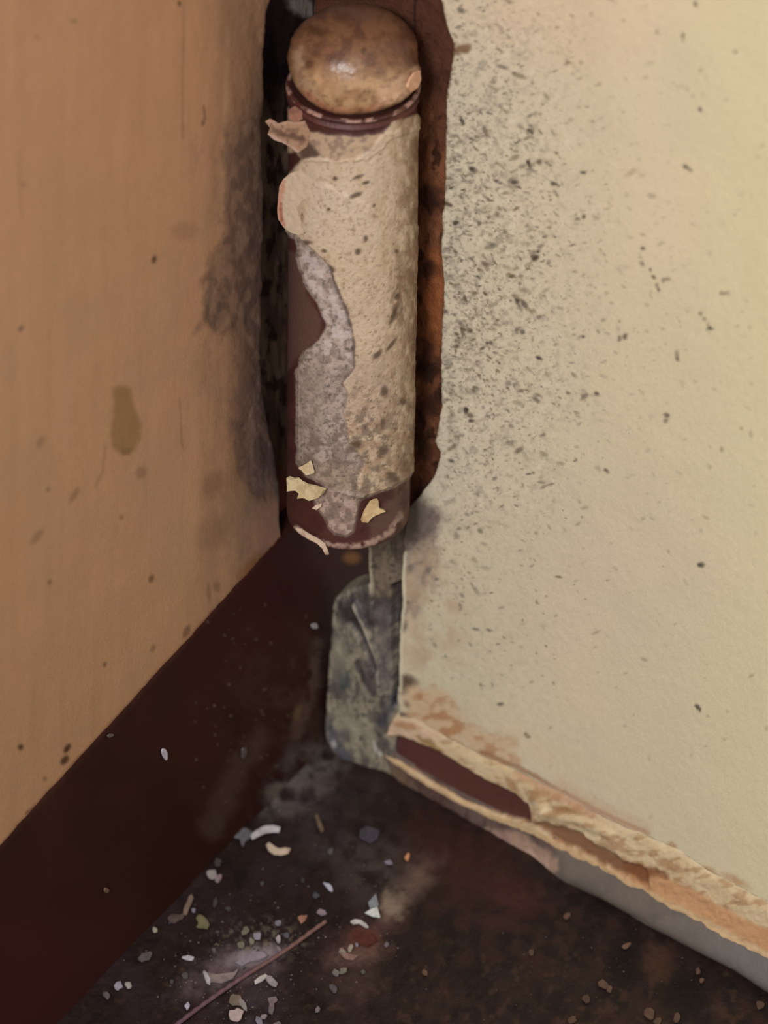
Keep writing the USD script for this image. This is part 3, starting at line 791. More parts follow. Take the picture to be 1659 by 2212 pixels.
# layers of paint on the barrel (outlines in photo pixels; each is a real step in the surface)
cream = [(606, 395), (625, 375), (652, 344), (690, 338), (716, 349), (764, 346), (800, 325), (830, 285), (850, 262), (930, 240), (930, 1000), (888, 1023), (881, 1034), (838, 1057), (777, 1074), (765, 1050), (790, 1000), (756, 960), (743, 895), (753, 855), (740, 828), (767, 794), (767, 745), (760, 705), (753, 677), (736, 637), (723, 607), (716, 576), (675, 539), (655, 522), (635, 505), (600, 500)]
grey = [(590, 500), (640, 515), (640, 560), (660, 620), (690, 660), (705, 700), (690, 735), (655, 760), (640, 800), (640, 1000), (662, 1030), (702, 1052), (777, 1078), (838, 1059), (881, 1034), (930, 1010), (930, 500), (700, 400), (590, 480)]
collar_p = [(600, 200), (650, 280), (700, 292), (770, 297), (850, 285), (930, 240), (930, 270), (850, 300), (800, 345), (716, 352), (655, 348), (640, 330), (600, 330)]
tongue = [(668, 1050), (790, 1070), (777, 1084), (770, 1118), (764, 1148), (746, 1160), (722, 1154), (709, 1140), (698, 1115), (680, 1090)]


def layers(p):
    a = pmask(p, cream, 6, 1.8, 12, 201)
    b = pmask(p, grey, 8, 3.0, 16, 202)
    k = pmask(p, collar_p, 6, 2, 12, 203)
    t = pmask(p, tongue, 7, 1.5, 12, 204)
    return a, b, k, t


def barrel_bump(p, P):
    a, b, k, t = layers(p)
    h = -6 + 3.0 * np.maximum(b, k) + 4.5 * a + 6 * t
    h += (fb(p, (30, 60), 205) - .5) * 6 * (.4 + np.maximum(a, b)) + (fb(p, 9, 206, 3) - .5) * 3.2 * np.maximum(b, k)
    return h


def barrel_colour(p):
    x, y = p.T
    a, b, k, t = layers(p)
    c = np.broadcast_to(lin((60, 28, 24)), (len(p), 3)).copy()
    mix(c, sstep(fb(p, 30, 211), .4, .65), (74, 40, 34), .6)
    mix(c, pmask(p, [(618, 540), (640, 545), (665, 640), (695, 690), (690, 735), (650, 765), (620, 800)], 14, 4, 16, 212), (84, 60, 52), .8)
    # grey dirty coat
    gb = fb(p, 12, 213)
    g1 = np.broadcast_to(lin((158, 140, 128)), (len(p), 3)).copy()
    mix(g1, sstep(gb, .45, .62), (120, 104, 94), .8)
    mix(g1, sstep(fb(p, 7, 214, 3), .55, .72), (78, 66, 62), .7)
    mix(g1, pmask(p, [(655, 540), (690, 560), (730, 640), (758, 700), (758, 770), (700, 760), (690, 690), (650, 600)], 24, 6, 20, 215) * sstep(fb(p, 16, 216), .42, .6), (182, 166, 160), .7)
    mix(g1, pmask(p, [(640, 800), (700, 790), (690, 1000), (640, 1000)], 30, 8, 20, 217), (134, 118, 104), .5)
    mix(g1, pmask(p, [(690, 1000), (800, 1000), (880, 1030), (777, 1078), (702, 1056), (660, 1030)], 26, 6, 20, 218), (138, 116, 96), .6)
    bb = b[:, None]
    c = c * (1 - bb) + bb * g1
    kk = np.broadcast_to(lin((164, 138, 112)), (len(p), 3)).copy()
    mix(kk, sstep(fb(p, 14, 219), .46, .62), (120, 98, 84), .8)
    mix(kk, sstep(x, 800, 860), (178, 146, 112), .8)
    mix(kk, pmask(p, [(640, 305), (660, 300), (700, 340), (690, 348), (652, 344)], 10, 3, 10, 220), (74, 54, 46), .9)
    c = c * (1 - k[:, None]) + k[:, None] * kk
    # cream coat
    cr = np.broadcast_to(lin((178, 156, 130)), (len(p), 3)).copy()
    mix(cr, blob(p, 720, 440, 110, 80, 0, .9, .4, 40, 221), (182, 162, 142), .7)
    mix(cr, sstep(fb(p, (20, 60), 222), .5, .7), (172, 146, 116), .6)
    mix(cr, pmask(p, [(760, 780), (830, 780), (870, 900), (800, 940), (745, 900)], 40, 8, 24, 223), (164, 138, 122), .6)
    mix(cr, pmask(p, [(735, 900), (860, 860), (890, 1030), (780, 1078), (740, 960)], 40, 10, 24, 224) * sstep(fb(p, 14, 225), .42, .58), (146, 116, 92), .75)
    st = sstep(x + (fb(p, 30, 226) - .5) * 60, 800, 900)
    mix(cr, st * sstep(fb(p, (10, 22), 227), .46, .6), (142, 112, 84), .75)
    mix(cr, sstep(fb(p, 8, 228, 3), .6, .74), (146, 120, 92), .6)
    mix(cr, pmask(p, [(845, 590), (885, 560), (880, 700), (840, 700)], 20, 6, 14, 229) * sstep(fb(p, (8, 20), 230), .4, .6), (110, 84, 66), .8)
    mix(cr, sstep(fb(p, 6, 231, 2), .73, .8) * sstep(y, 330, 420), (92, 64, 40), .8)
    for (x0, y0, r, q, an) in [(724, 386, 6, 5, 0), (768, 422, 5, 16, 70), (808, 444, 4, 5, 0), (710, 452, 4, 4, 0), (790, 516, 5, 7, 0), (700, 542, 6, 4, 0), (773, 544, 7, 7, 20), (858, 640, 6, 9, 30), (857, 543, 5, 5, 0), (815, 766, 6, 14, 50), (845, 745, 4, 18, 40), (830, 845, 8, 12, 0), (827, 915, 5, 12, 10), (770, 960, 14, 9, 0), (828, 972, 9, 14, 30), (686, 988, 7, 6, 0), (775, 382, 4, 12, 70), (790, 395, 4, 8, 70), (848, 1030, 16, 10, 30), (744, 925, 6, 8, 0), (850, 680, 5, 24, 20), (715, 583, 9, 7, 30), (663, 524, 12, 5, 0), (870, 868, 8, 8, 0)]:
        mix(cr, blob(p, x0, y0, r, q, an, .5, .3, 6, 232), (66, 46, 32), .85)
    mix(cr, pmask(p, [(598, 400), (612, 395), (614, 440), (612, 480), (600, 470)], 8, 2, 8, 2), (168, 110, 88), .7)
    c = c * (1 - a[:, None]) + a[:, None] * cr
    # peeled edge: dark line under the cream coat on its left border
    el = lmask(p, [(716, 576), (736, 637), (753, 677), (761, 705), (768, 745), (768, 794), (742, 828)], 11, 8, 2.5, 10, 233) * (1 - a)
    mix(c, el, (60, 48, 46), .8)
    tt = np.broadcast_to(lin((160, 136, 122)), (len(p), 3)).copy()
    mix(tt, sstep(fb(p, 12, 234), .45, .65), (122, 98, 88), .8)
    c = c * (1 - t[:, None]) + t[:, None] * tt
    # grime worked into both coats
    gm = sstep(y + (fb(p, 60, 263) - .5) * 160, 740, 960)
    mix(c, gm * np.maximum.reduce([a, b, t]) * sstep(fb(p, 13, 264), .47, .62) * (1 - .4 * sstep(x, 800, 860)), (104, 88, 76), .75)
    mix(c, gm * np.maximum.reduce([a, b, t]) * sstep(fb(p, 6, 265, 3), .6, .72), (70, 56, 48), .7)
    mix(c, sstep(x + (fb(p, 24, 266) - .5) * 50, 838, 900) * sstep(fb(p, (9, 26), 267), .4, .58), (112, 84, 60), .7)
    mix(c, sstep(fb(p, 5, 268, 2), .7, .82) * np.maximum(a, b), (96, 78, 62), .5)
    # groove, pinkish rim at the top; chipped pale edge at the bottom
    mix(c, lmask(p, [(640, 225), (660, 252), (700, 272), (760, 278), (830, 268), (880, 246), (905, 225)], 8, 5, 1.5, 12, 235), (78, 34, 28), .9)
    low = lmask(p, [(638, 1141), (665, 1157), (689, 1172), (716, 1180), (763, 1182), (804, 1170), (840, 1150), (866, 1112)], 13, 8, 3, 10, 236)
    mix(c, low * sstep(fb(p, 14, 237), .3, .5), (168, 138, 122), .8)
    mix(c, pmask(p, [(790, 1120), (870, 1060), (868, 1120), (800, 1170)], 16, 5, 12, 238), (96, 70, 62), .6)
    return c


nz = 420
hz = np.linspace(0, 1, nz) * L_bar
prof = [(0.0, 3 * S), (RB * .55, 0.0), (RB * .9, 3 * S)] + [(RB - 10 * S * (1 - math.sin(t)), 6 * S + 14 * S * (1 - math.cos(t))) for t in np.linspace(0, math.pi / 2, 8)]
prof += [(RB, z) for z in np.arange(22 * S, L_bar - 22 * S, 2.7 * S)]
prof += [(RB - 3 * S, L_bar - 20 * S), (RB - 6 * S, L_bar - 16 * S), (RB - 6 * S, L_bar - 12 * S), (RB - 2 * S, L_bar - 9 * S), (RB + 1 * S, L_bar - 5 * S), (RB - 1 * S, L_bar - 2 * S), (RB - 6 * S, L_bar), (RB * .93, L_bar - 2 * S), (RB * .85, L_bar - 6 * S), (RB * .6, L_bar - 8 * S), (0.0, L_bar - 8 * S)]
prof = np.array(prof)
bv, bf = lathe(prof, 330, lambda p, P: np.where((P - A_bot) @ axis > L_bar - 26 * S, 0, barrel_bump(p, P)) * (np.abs(np.hypot((P - A_bot) @ e1, (P - A_bot) @ e2)) > RB * .8))
bp = proj(bv)
bc = barrel_colour(bp)
hh = (bv - A_bot) @ axis
rim_m = sstep(hh, L_bar - 10 * S, L_bar - 6 * S) * (np.hypot((bv - A_bot) @ e1, (bv - A_bot) @ e2) > RB * .93)
mix(bc, rim_m * sstep(fb(bp, 14, 240), .42, .58), (158, 122, 108), .85)
inner = (hh > L_bar - 12 * S) * (np.hypot((bv - A_bot) @ e1, (bv - A_bot) @ e2) < RB * .94)
mix(bc, inner.astype(float), (56, 28, 24), .95)
put('/World/door_hinge/barrel', [(bv, bf, bc)], M_hinge)

# round cap: flattened ball on top of the pin
tt = np.linspace(-math.pi / 2, math.pi / 2, 110)
ex = .86
cz = 60 * S + L_bar
capprof = np.array([(137 * S * math.copysign(abs(math.cos(t)) ** ex, 1), cz + 99 * S * math.copysign(abs(math.sin(t)) ** ex, math.sin(t))) for t in tt])


def cap_bump(p, P):
    h = (fb(p, 46, 241) - .5) * 12 + (fb(p, 12, 242) - .5) * 2.5
    h += 7 * lmask(p, [(905, 150), (902, 190), (880, 205), (840, 222)], 16, 16, 2, 10, 3)
    return h


cv, cf = lathe(capprof, 240, cap_bump)


def cap_colour(p):
    x, y = p.T
    c = np.broadcast_to(lin((146, 112, 80)), (len(p), 3)).copy()
    up = 1 - sstep(y + (fb(p, 40, 243) - .5) * 80, 120, 196)
    mix(c, up, (106, 70, 48), .9)
    mix(c, up * sstep(fb(p, 26, 244), .45, .64), (78, 50, 38), .7)
    mix(c, (1 - sstep(y + (fb(p, 24, 245) - .5) * 40, 18, 66)) * (1 - sstep(x, 760, 880)), (92, 66, 56), .75)
    mix(c, (1 - up) * sstep(fb(p, 22, 246), .45, .62), (168, 134, 98), .7)
    mix(c, pmask(p, [(630, 110), (650, 105), (665, 170), (700, 210), (680, 215), (645, 185)], 20, 5, 16, 247), (160, 132, 104), .6)
    mix(c, lmask(p, [(660, 200), (705, 236), (770, 244), (840, 226)], 14, 10, 3, 12, 248), (176, 116, 86), .6)
    mix(c, pmask(p, [(820, 190), (905, 140), (908, 175), (870, 215), (810, 236)], 16, 5, 14, 249), (196, 158, 130), .6)
    mix(c, sstep(fb(p, 10, 261, 3), .56, .7), (84, 54, 38), .5)
    mix(c, sstep(fb(p, 17, 262, 3), .58, .72) * (1 - up), (136, 96, 66), .6)
    for (a, b, r, q, al) in [(668, 140, 9, 9, .9), (675, 64, 14, 10, .7), (786, 110, 5, 6, .8), (655, 148, 8, 6, .5), (690, 70, 20, 8, .4), (860, 78, 30, 8, .4), (684, 120, 12, 7, .4), (740, 36, 20, 10, .5), (705, 95, 24, 6, .3), (845, 118, 22, 6, .35)]:
        mix(c, blob(p, a, b, r, q, 10, .6, .4, 8, 250), (70, 44, 26), al)
    return c


put('/World/door_hinge/pin_cap', [(cv, cf, cap_colour(proj(cv)))], M_cap)
tag(stage.GetPrimAtPath('/World/door_hinge/pin_cap'), 'rounded glossy brown-stained cap')

# rusty leaf let into the door edge
def leaf_colour(p):
    x, y = p.T
    c = np.broadcast_to(lin((118, 72, 46)), (len(p), 3)).copy()
    mix(c, sstep(fb(p, (24, 50), 251), .42, .6), (84, 48, 30), .85)
    mix(c, sstep(fb(p, (18, 30), 252), .54, .66), (46, 24, 14), .9)
    mix(c, lmask(p, [(940, 560), (935, 700), (930, 760)], 40, 30, 6, 20, 253), (146, 84, 46), .7)
    mix(c, 1 - sstep(y + (fb(p, 30, 254) - .5) * 60, 180, 260), (72, 40, 28), .85)  # shadow of the cap, painted dark over the rust
    for (a, b, r, q) in [(928, 430, 30, 36), (925, 580, 22, 20), (922, 760, 26, 40), (935, 870, 30, 34), (930, 800, 26, 20), (912, 960, 20, 40)]:
        mix(c, blob(p, a, b, r, q, 0, .7, .6, 14, 255), (44, 22, 12), .85)
    mix(c, sstep(y, 1000, 1070), (66, 32, 26), .8)
    mix(c, lmask(p, [(894, -100), (896, 60)], 6, 4), (44, 24, 20), .9)
    return c


leaf_poly = [(672, -1500), (1020, -1500), (1020, 500), (1000, 1000), (960, 1120), (760, 1120), (672, 1000)]
sheet('/World/door_hinge/hinge_leaf', leaf_poly, PL_H, [((840, -40, 1030, 1140), 3.0), ((840, -400, 1030, 1200), 40)], leaf_colour, M_rust, lambda p: (fb(p, 16, 256) - .5) * 9, thick=16, jag=1)
tag(stage.GetPrimAtPath('/World/door_hinge/hinge_leaf'), 'rust-brown leaf beside the barrel')


def on_barrel(px, py, out=4):
    """Plane touching the barrel where the sight line through a pixel meets it."""
    d = rays((px, py))[0]
    o = CAM - A_bot
    dp, op = d - axis * (d @ axis), o - axis * (o @ axis)
    a, b, c = dp @ dp, 2 * dp @ op, op @ op - RB ** 2
    disc = max(b * b - 4 * a * c, 0)
    P = CAM + d * ((-b - math.sqrt(disc)) / (2 * a))
    r = P - A_bot; n = r - axis * (r @ axis); n /= np.linalg.norm(n)
    return (P + n * out * S, n)


def flake_on_hinge(poly, at, col, col2, out=4, curl=0.02, thick=4, label=None, seed=1, spacing=2.2, extra=None):
    poly = np.asarray(poly, float)
    cen = poly.mean(0)

    def colour(p):
        c = np.broadcast_to(lin(col), (len(p), 3)).copy()
        mix(c, sstep(fb(p, 10, seed + 300), .45, .65), col2, .7)
        if extra:
            extra(p, c)
        return c
    path = numbered('paint_flake', '/World/door_hinge')
    pr = sheet(path, poly, on_barrel(*at, out=out), [((0, 0, W, H), spacing)], colour, M_flake, lambda p: curl * ((p - cen) ** 2).sum(1) / 10 + (fb(p, 12, seed + 310) - .5) * 5, thick=thick, jag=.8, closed=True, jseed=seed)
    if label:
        tag(pr, label)


def ragged_marks(p, c):
    mix(c, lmask(p, [(655, 263), (634, 265), (620, 263), (598, 269), (580, 259)], 8, 6, 2, 8, 7), (178, 142, 120), .7)  # highlights on the flap's edges, put into the colour as pale lines
    mix(c, lmask(p, [(580, 292), (610, 308), (628, 318), (644, 330)], 7, 5, 2, 8, 8), (186, 154, 136), .8)
    mix(c, lmask(p, [(590, 282), (620, 292), (655, 300)], 12, 8, 3, 10, 9), (92, 66, 54), .8)


def flap_marks(p, c):
    mix(c, lmask(p, [(612, 395), (604, 430), (604, 468), (612, 486)], 12, 8, 2, 8, 5), (176, 118, 96), .8)
    mix(c, lmask(p, [(607, 440), (608, 476)], 6, 5, 1.5, 6, 6), (136, 74, 48), .8)


flake_on_hinge([(625, 375), (612, 388), (604, 402), (601, 430), (599, 458), (601, 474), (612, 490), (628, 503), (646, 508), (664, 500), (672, 470), (670, 420), (662, 385), (645, 368)], (664, 440), (186, 164, 138), (180, 158, 136), out=1, curl=0.0, thick=5, label='curled lip of thick cream paint', seed=2, extra=flap_marks)
flake_on_hinge([(655, 262), (634, 264), (620, 262), (598, 268), (580, 258), (573, 262), (584, 276), (578, 290), (592, 303), (610, 308), (628, 318), (644, 330), (662, 318), (668, 290)], (660, 290), (158, 124, 98), (112, 84, 68), out=0, curl=0.0, thick=5, label='ragged brown flap sticking out', seed=3, extra=ragged_marks)
flake_on_hinge([(645, 1010), (657, 1004), (669, 996), (674, 1008), (677, 1023), (662, 1027), (652, 1018)], (662, 1012), (198, 176, 138), (186, 158, 118), out=9, curl=.06, thick=4, seed=4)
flake_on_hinge([(622, 1030), (632, 1034), (642, 1033), (652, 1042), (662, 1047), (684, 1052), (702, 1057), (698, 1066), (689, 1074), (669, 1081), (655, 1076), (642, 1077), (646, 1066), (638, 1060), (622, 1060)], (664, 1056), (200, 180, 140), (176, 152, 112), out=10, curl=.03, thick=5, seed=5)
flake_on_hinge([(780, 1125), (788, 1104), (800, 1084), (808, 1080), (816, 1079), (819, 1098), (832, 1103), (818, 1110), (804, 1118), (794, 1128)], (802, 1104), (190, 162, 120), (160, 130, 90), out=7, curl=.05, thick=4, seed=6)
flake_on_hinge([(674, 1098), (682, 1091), (693, 1088), (694, 1094), (684, 1101)], (684, 1095), (196, 172, 148), (176, 150, 128), out=7, curl=.05, thick=4, seed=7)
flake_on_hinge([(638, 1140), (648, 1143), (665, 1154), (690, 1168), (700, 1176), (706, 1190), (709, 1199), (702, 1198), (696, 1184), (684, 1174), (660, 1161), (645, 1152)], (672, 1130), (196, 170, 146), (160, 130, 112), out=4, curl=.0, thick=4, seed=8)
flake_on_hinge([(886, 172), (896, 158), (908, 152), (910, 172), (902, 190), (888, 200), (880, 190)], (880, 240), (186, 140, 108), (196, 156, 126), out=2, curl=.0, thick=5, seed=9)
flake_on_hinge([(622, 238), (634, 230), (648, 240), (652, 258), (640, 266), (624, 256)], (650, 250), (150, 104, 84), (120, 82, 70), out=2, curl=.0, thick=5, seed=10)

# ------------------------------------------------------------------ chips, crumbs and dust lying on the floor
def chip(name, poly, col, label, cat, group=None, col2=None, lift=0.0, thick=3, plane=FLOOR, seed=1, spacing=2.6, curl=0):
    """A flake of paint: its outline on the real floor (or baseboard) plane, curled, with thickness."""
    poly = np.asarray(poly, float)
    cen = poly.mean(0)
    pl = (plane[0] + plane[1] * (thick + 4.5 + lift) * S, plane[1])
    o = unproj(cen, pl)[0] - plane[1] * (thick + 3) * S
    path = numbered(name)
    x = UsdGeom.Xform.Define(stage, path)
    x.AddTranslateOp().Set(Gf.Vec3d(*map(float, o)))
    size = max(np.ptp(poly[:, 0]), np.ptp(poly[:, 1]))

    def colour(p):
        c = np.broadcast_to(lin(col), (len(p), 3)).copy()
        mix(c, sstep(fb(p, 9, seed + 400), .45, .65), col2 or [v * .86 for v in col], .7)
        return c * .72
    sheet(path + '/chip', poly, pl, [((-100, 0, W + 100, H + 200), spacing)], colour, M_flake, lambda p: curl * ((p - cen) ** 2).sum(1) / size + (fb(p, 14, seed + 410) - .5) * 5, thick=thick, closed=True, jag=.7, jseed=seed, origin=o)
    return tag(x.GetPrim(), label, cat, group)


def ell(cx, cy, rx, ry, ang=0, n=11, rough=.22, seed=1):
    r = np.random.default_rng(seed)
    t = np.linspace(0, 2 * np.pi, n, endpoint=False)
    k = 1 + r.uniform(-rough, rough, n)
    a = math.radians(ang)
    x, y = rx * k * np.cos(t), ry * k * np.sin(t)
    return np.c_[cx + x * math.cos(a) - y * math.sin(a), cy + x * math.sin(a) + y * math.cos(a)]


chip('paint_flake', [(545, 1812), (541, 1806), (551, 1796), (562, 1788), (575, 1784), (590, 1783), (606, 1790), (603, 1796), (588, 1796), (572, 1798), (560, 1804)], (214, 202, 206), 'long curled white flake on the floor left of the corner', 'paint flake', lift=4, curl=.2, seed=11)
chip('paint_flake', [(504, 1798), (514, 1789), (532, 1788), (545, 1796), (542, 1808), (530, 1816), (526, 1828), (520, 1822), (518, 1810), (506, 1808)], (112, 108, 112), 'thin grey flake tucked against the long curled white flake', 'paint flake', seed=12)
chip('paint_flake', [(575, 1826), (581, 1820), (590, 1826), (600, 1832), (615, 1832), (628, 1834), (622, 1842), (608, 1846), (592, 1844), (580, 1836)], (222, 196, 172), 'bean-shaped cream flake just below the long curled white flake', 'paint flake', lift=3, curl=.1, seed=13)
chip('splinter', [(680, 1762), (686, 1758), (694, 1776), (700, 1792), (694, 1797), (686, 1782)], (120, 98, 78), 'short tan splinter on the floor in front of the corner post', 'splinter', seed=14)
chip('paint_flake', [(778, 1792), (792, 1784), (820, 1794), (816, 1812), (800, 1820), (776, 1808)], (76, 70, 78), 'dim grey square flake lying in dust near the door', 'paint flake', seed=15)
chip('paint_flake', [(788, 1971), (802, 1964), (815, 1959), (821, 1980), (806, 1978)], (226, 226, 220), 'bright white triangular flake on the floor', 'paint flake', lift=3, seed=16)
chip('paint_flake', [(812, 1930), (818, 1955), (799, 1961), (795, 1949)], (150, 152, 156), 'blue-grey flake standing beside the bright white triangular flake', 'paint flake', lift=2, seed=17)
chip('paint_flake', [(757, 1991), (767, 1986), (780, 1987), (790, 1995), (796, 2003), (788, 2001), (776, 1993), (765, 1994)], (214, 206, 198), 'thin white crescent flake beside the end of the thread', 'paint flake', lift=3, curl=.2, seed=18)
chip('paint_flake', [(551, 2125), (549, 2118), (562, 2108), (574, 2103), (578, 2108), (566, 2118)], (218, 208, 200), 'white oblong flake just below the thread', 'paint flake', lift=3, seed=19)
chip('paint_flake', [(576, 2106), (586, 2108), (600, 2124), (596, 2130), (584, 2126), (575, 2116)], (172, 160, 158), 'greyish flake leaning on the white oblong flake below the thread', 'paint flake', lift=1, seed=20)
chip('paint_flake', ell(407, 2068, 15, 5, 4, seed=3), (206, 198, 204), 'narrow white flake on the floor at the foot of the baseboard', 'paint flake', seed=21)
chip('paint_flake', ell(313, 2066, 15, 8, -24, seed=4), (104, 94, 92), 'dull grey oval flake against the baseboard', 'paint flake', seed=22)
chip('splinter', [(408, 1936), (414, 1930), (418, 1938), (411, 1956), (404, 1974), (395, 1976), (397, 1962)], (142, 118, 102), 'beige splinter lying by the baseboard', 'splinter', seed=23)
chip('dirt_clump', [(362, 1982), (372, 1974), (388, 1976), (400, 1972), (396, 1982), (378, 1992), (366, 1990)], (98, 80, 76), 'brownish dirt clump at the lower end of the beige splinter', 'dirt', seed=24)
chip('paint_flake', ell(456, 1887, 11, 10, 20, seed=5), (170, 158, 152), 'pale flake on the floor next to a small pinkish crumb', 'paint flake', seed=25)
chip('paint_crumb', ell(472, 1896, 9, 6, -50, seed=6), (160, 138, 134), 'small pinkish crumb next to the pale flake', 'paint crumb', seed=26)
chip('paint_flake', ell(437, 1992, 12, 15, -20, rough=.35, seed=7), (126, 114, 86), 'olive-beige broken flake near the baseboard', 'paint flake', seed=27)
chip('paint_flake', [(440, 2094), (448, 2100), (470, 2104), (505, 2100), (516, 2092), (504, 2112), (480, 2122), (460, 2120), (450, 2124), (444, 2112)], (150, 132, 128), 'wide pinkish-grey flake partly crossed by the thread', 'paint flake', seed=28)
chip('paint_flake', [(438, 2098), (446, 2098), (454, 2112), (454, 2126), (446, 2122)], (196, 184, 188), 'white tip of flake at the end of the wide pinkish-grey one', 'paint flake', lift=3, seed=29)
chip('dust_clump', [(508, 2078), (524, 2068), (545, 2058), (566, 2056), (578, 2064), (562, 2072), (540, 2076), (522, 2084)], (158, 144, 152), 'lavender-grey fluff clump along the upper side of the thread', 'dust', seed=30)
chip('paint_flake', ell(510, 2158, 15, 12, 20, rough=.3, seed=8), (130, 114, 98), 'grey-brown flake below the thread, above a pinkish-white one', 'paint flake', seed=31)
chip('paint_flake', ell(511, 2190, 14, 13, -20, rough=.3, seed=9), (196, 172, 168), 'pinkish-white flake near the lower edge of the floor', 'paint flake', lift=2, seed=32)
chip('paint_flake', [(578, 2156), (596, 2152), (600, 2160), (592, 2166), (592, 2180), (588, 2190), (580, 2186), (582, 2168)], (132, 116, 116), 'hooked pinkish flake on the floor below the thread', 'paint flake', seed=33)
chip('paint_flake', [(684, 1970), (690, 1963), (702, 1966), (706, 1973), (694, 1976)], (152, 132, 140), 'lavender flake just beyond the upper end of the thread', 'paint flake', seed=34)
chip('paint_crumb', [(643, 1982), (650, 1978), (664, 1977), (660, 1987), (650, 1994)], (176, 126, 104), 'orange-pink crumb above the thread', 'paint crumb', seed=35)
chip('paint_flake', [(733, 2048), (740, 2046), (748, 2058), (764, 2062), (776, 2062), (764, 2072), (746, 2070), (736, 2060)], (150, 116, 106), 'pinkish curved flake beside the brown lump', 'paint flake', seed=36)
chip('dirt_lump', ell(784, 2026, 25, 15, 16, rough=.2, seed=10), (92, 48, 38), 'reddish brown dirt lump on the floor', 'dirt', lift=4, seed=37)
chip('paint_crumb', ell(880, 1851, 5, 8, 15, seed=11), (216, 150, 108), 'bright orange crumb on the floor below the door', 'paint crumb', seed=38)
chip('paint_flake', ell(839, 1862, 9, 4, 6, seed=12), (150, 136, 152), 'tiny lavender flake beside the bright orange crumb', 'paint flake', seed=39)
chip('paint_flake', ell(709, 1914, 12, 4.5, 42, seed=13), (196, 192, 206), 'slim white flake lying slantwise in the middle of the floor', 'paint flake', seed=40)
BASE = (PL_L[0] + PL_L[1] * 4 * S, PL_L[1])
chip('paint_flake', ell(357, 1629, 5, 12, -14, seed=14), (214, 204, 220), 'bright white fleck stuck on the dark baseboard', 'paint flake', plane=BASE, seed=41)
chip('paint_flake', ell(680, 1353, 6, 6, 0, seed=15), (190, 180, 178), 'small white fleck on the baseboard beside the corner post', 'paint flake', plane=BASE, seed=42)
chip('paint_flake', ell(528, 1626, 5, 13, 8, seed=16), (98, 86, 84), 'dim grey fleck on the baseboard above the dusty smear', 'paint flake', plane=BASE, seed=43)
chip('paint_crumb', ell(231, 1924, 5, 6, 0, seed=17), (128, 98, 80), 'lone tan crumb low on the baseboard', 'paint crumb', plane=BASE, seed=44)
chip('paint_crumb', ell(240, 1589, 7, 4, -20, seed=18), (112, 98, 96), 'tiny grey crumb by the top edge of the baseboard', 'paint crumb', plane=BASE, seed=45)

# crumbs that nothing tells apart
crumbs = [(336, 2008, 6, 5, 190), (256, 2129, 8, 8, 170), (277, 2127, 7, 6, 180), (231, 2149, 7, 9, 110), (406, 2172, 7, 6, 200), (418, 1965, 5, 4, 150), (543, 2033, 6, 8, 140), (520, 2040, 8, 7, 130), (530, 2010, 8, 7, 135), (556, 2021, 8, 9, 165), (601, 2029, 5, 9, 190), (618, 2019, 6, 6, 110), (604, 2051, 11, 4, 150), (601, 1993, 6, 5, 140), (683, 1933, 8, 6, 90), (714, 1838, 6, 6, 100),
          (725, 2101, 8, 6, 130), (742, 2096, 10, 5, 130), (721, 2134, 10, 8, 100), (784, 2098, 5, 5, 100), (569, 2195, 7, 5, 150), (525, 2170, 6, 12, 150), (687, 2180, 6, 6, 130), (836, 2039, 5, 5, 120), (567, 1908, 4, 4, 90), (757, 2047, 8, 5, 170), (740, 2056, 6, 8, 150), (771, 2039, 4, 4, 160), (1225, 1978, 7, 6, 110), (1353, 2042, 9, 5, 120), (1149, 2056, 6, 6, 90), (918, 2100, 6, 5, 110),
          (1303, 2125, 9, 12, 100), (1316, 2136, 7, 7, 100), (1266, 2157, 8, 8, 80), (1403, 2189, 10, 12, 95), (1463, 2198, 10, 8, 90), (1508, 2097, 7, 6, 100), (1516, 2116, 5, 5, 110), (1641, 2170, 9, 9, 90), (1420, 2205, 9, 6, 95), (1235, 2202, 12, 6, 90), (640, 2036, 5, 4, 90), (372, 2120, 5, 4, 80), (400, 2106, 8, 7, 90), (462, 2052, 5, 4, 110), (470, 2012, 5, 3, 90), (493, 1962, 6, 4, 80), (465, 1948, 5, 9, 80), (654, 1900, 4, 4, 70), (560, 2205, 12, 6, 140), (598, 2212, 10, 5, 120), (471, 1862, 8, 9, 80)]
for i, (x, y, rx, ry, g) in enumerate(crumbs):
    rr = np.random.default_rng(500 + i)
    tint = np.array([[1, .93, .9], [1, .9, .92], [1, .95, .82], [.97, .93, 1]][rr.integers(0, 4)])
    if x > 860:
        tint = np.array([1, .76, .62])
    if x > 860:
        lab, grp = 'small brown crumb on the bare dark floor below the grey strip', 'brown crumbs on the floor below the grey strip'
    elif x > 640:
        lab, grp = 'small pale crumb on the floor between the thread end and the door', 'crumbs between the thread and the door'
    elif y > 2040 + 0.68 * (640 - x):
        lab, grp = 'pale crumb on the floor on the near side of the thread', 'crumbs on the near side of the thread'
    elif x > 490:
        lab, grp = 'pale crumb in the cluster just above the thread', 'crumbs clustered just above the thread'
    else:
        lab, grp = 'tiny pale crumb on the floor along the foot of the baseboard', 'crumbs along the foot of the baseboard'
    chip('paint_crumb', ell(x, y, rx, ry, rr.uniform(-60, 60), 9, .3, 600 + i), tuple(np.clip(g * tint, 0, 235)), lab, 'paint crumb', grp, seed=700 + i, spacing=3.2)

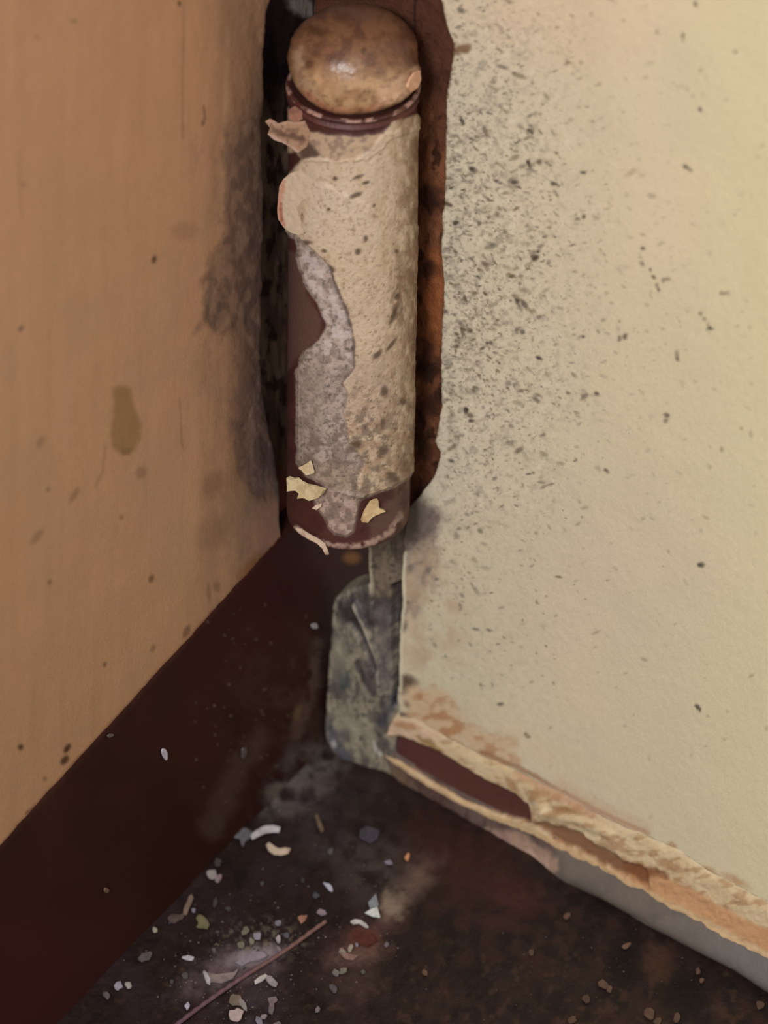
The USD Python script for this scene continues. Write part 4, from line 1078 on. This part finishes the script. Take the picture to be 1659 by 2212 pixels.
# fine grit nobody could count
gp = []
for (gx, gy, sx, sy, k) in [(560, 2030, 60, 22, 70), (500, 2100, 70, 34, 80), (540, 2170, 70, 40, 80), (760, 2060, 50, 40, 40), (840, 1930, 50, 60, 50), (650, 1960, 140, 90, 80), (1250, 2090, 260, 70, 90), (420, 2050, 60, 60, 50), (640, 1700, 60, 40, 40)]:
    gp.append(np.c_[rng.normal(gx, sx, k), rng.normal(gy, sy, k)])
gp = np.vstack(gp)
gp = gp[(gp[:, 1] > foot(gp[:, 0]) + 12) & (gp[:, 1] < np.interp(gp[:, 0], [860, 1659], [2300, 2300])) & ~((gp[:, 0] > 850) & (gp[:, 1] < np.interp(gp[:, 0], [a for a, b in strip_low], [b for a, b in strip_low]) + 14))]
GP = unproj(gp, FLOOR)
GV, GF, GC = [], [], []
ico = np.array([[0, 0, 1], [1, 0, 0], [0, 1, 0], [-1, 0, 0], [0, -1, 0], [0, 0, -1]], float)
ifc = np.array([[0, 1, 2], [0, 2, 3], [0, 3, 4], [0, 4, 1], [5, 2, 1], [5, 3, 2], [5, 4, 3], [5, 1, 4]])
for i, P in enumerate(GP):
    rr = rng.uniform(1.3, 3.4) * S
    GV.append(ico * rng.uniform(.6, 1.3, (6, 1)) * rr * np.array([1, 1, .6]) + P + Z3 * 2.5 * S)
    GF.append(ifc + 6 * i)
    GC.append(np.tile(lin((1, .86, .8) * np.array(rng.uniform(40, 115))) * (1.0 if P[0] < 150 * S else .5), (6, 1)))
pg_ = put('/World/grit', [(np.vstack(GV), np.vstack(GF), np.vstack(GC))], M_flake)
tag(pg_, 'fine pale grit sprinkled between the paint chips on the dark floor', 'grit', kind='stuff')

# thread
def tube(path, pts, r0, r1, col0, col1, mat, plane=FLOOR, n=10):
    q = dense(pts, 6, False)
    k = len(q)
    q = np.c_[np.convolve(np.pad(q[:, 0], 6, 'edge'), np.ones(13) / 13, 'valid'), np.convolve(np.pad(q[:, 1], 6, 'edge'), np.ones(13) / 13, 'valid')]
    P = unproj(q, plane)
    t = np.linspace(0, 1, k)
    r = (r0 + (r1 - r0) * t) * S * (1 + .12 * np.sin(np.arange(k) * 1.7))
    r[0] *= .3
    P = P + Z3 * (r + 5 * S)[:, None]
    d = np.gradient(P, axis=0); d /= np.linalg.norm(d, axis=1, keepdims=True)
    s = np.cross(d, Z3); s /= np.linalg.norm(s, axis=1, keepdims=True)
    u = np.cross(s, d)
    a = np.linspace(0, 2 * np.pi, n, endpoint=False)
    V = P[:, None] + r[:, None, None] * (np.cos(a)[None, :, None] * s[:, None] + np.sin(a)[None, :, None] * u[:, None])
    i, j = np.meshgrid(np.arange(k - 1), np.arange(n), indexing='ij')
    A, B = i * n + j, i * n + (j + 1) % n
    f = np.vstack([np.c_[A.ravel(), B.ravel(), (B + n).ravel()], np.c_[A.ravel(), (B + n).ravel(), (A + n).ravel()]])
    C = lin(col0) * (1 - t)[:, None] + lin(col1) * t[:, None]
    return put(path, [(V.reshape(-1, 3), f, np.repeat(C, n, 0))], mat)


th = tube('/World/thread', [(716, 1990), (700, 1998), (660, 2030), (600, 2072), (540, 2108), (480, 2148), (430, 2184), (380, 2222), (320, 2275), (250, 2340)], 4.6, 5.6, (112, 82, 72), (72, 50, 74), M_thread)
tag(th, 'long purplish brown thread lying across the floor debris', 'thread')
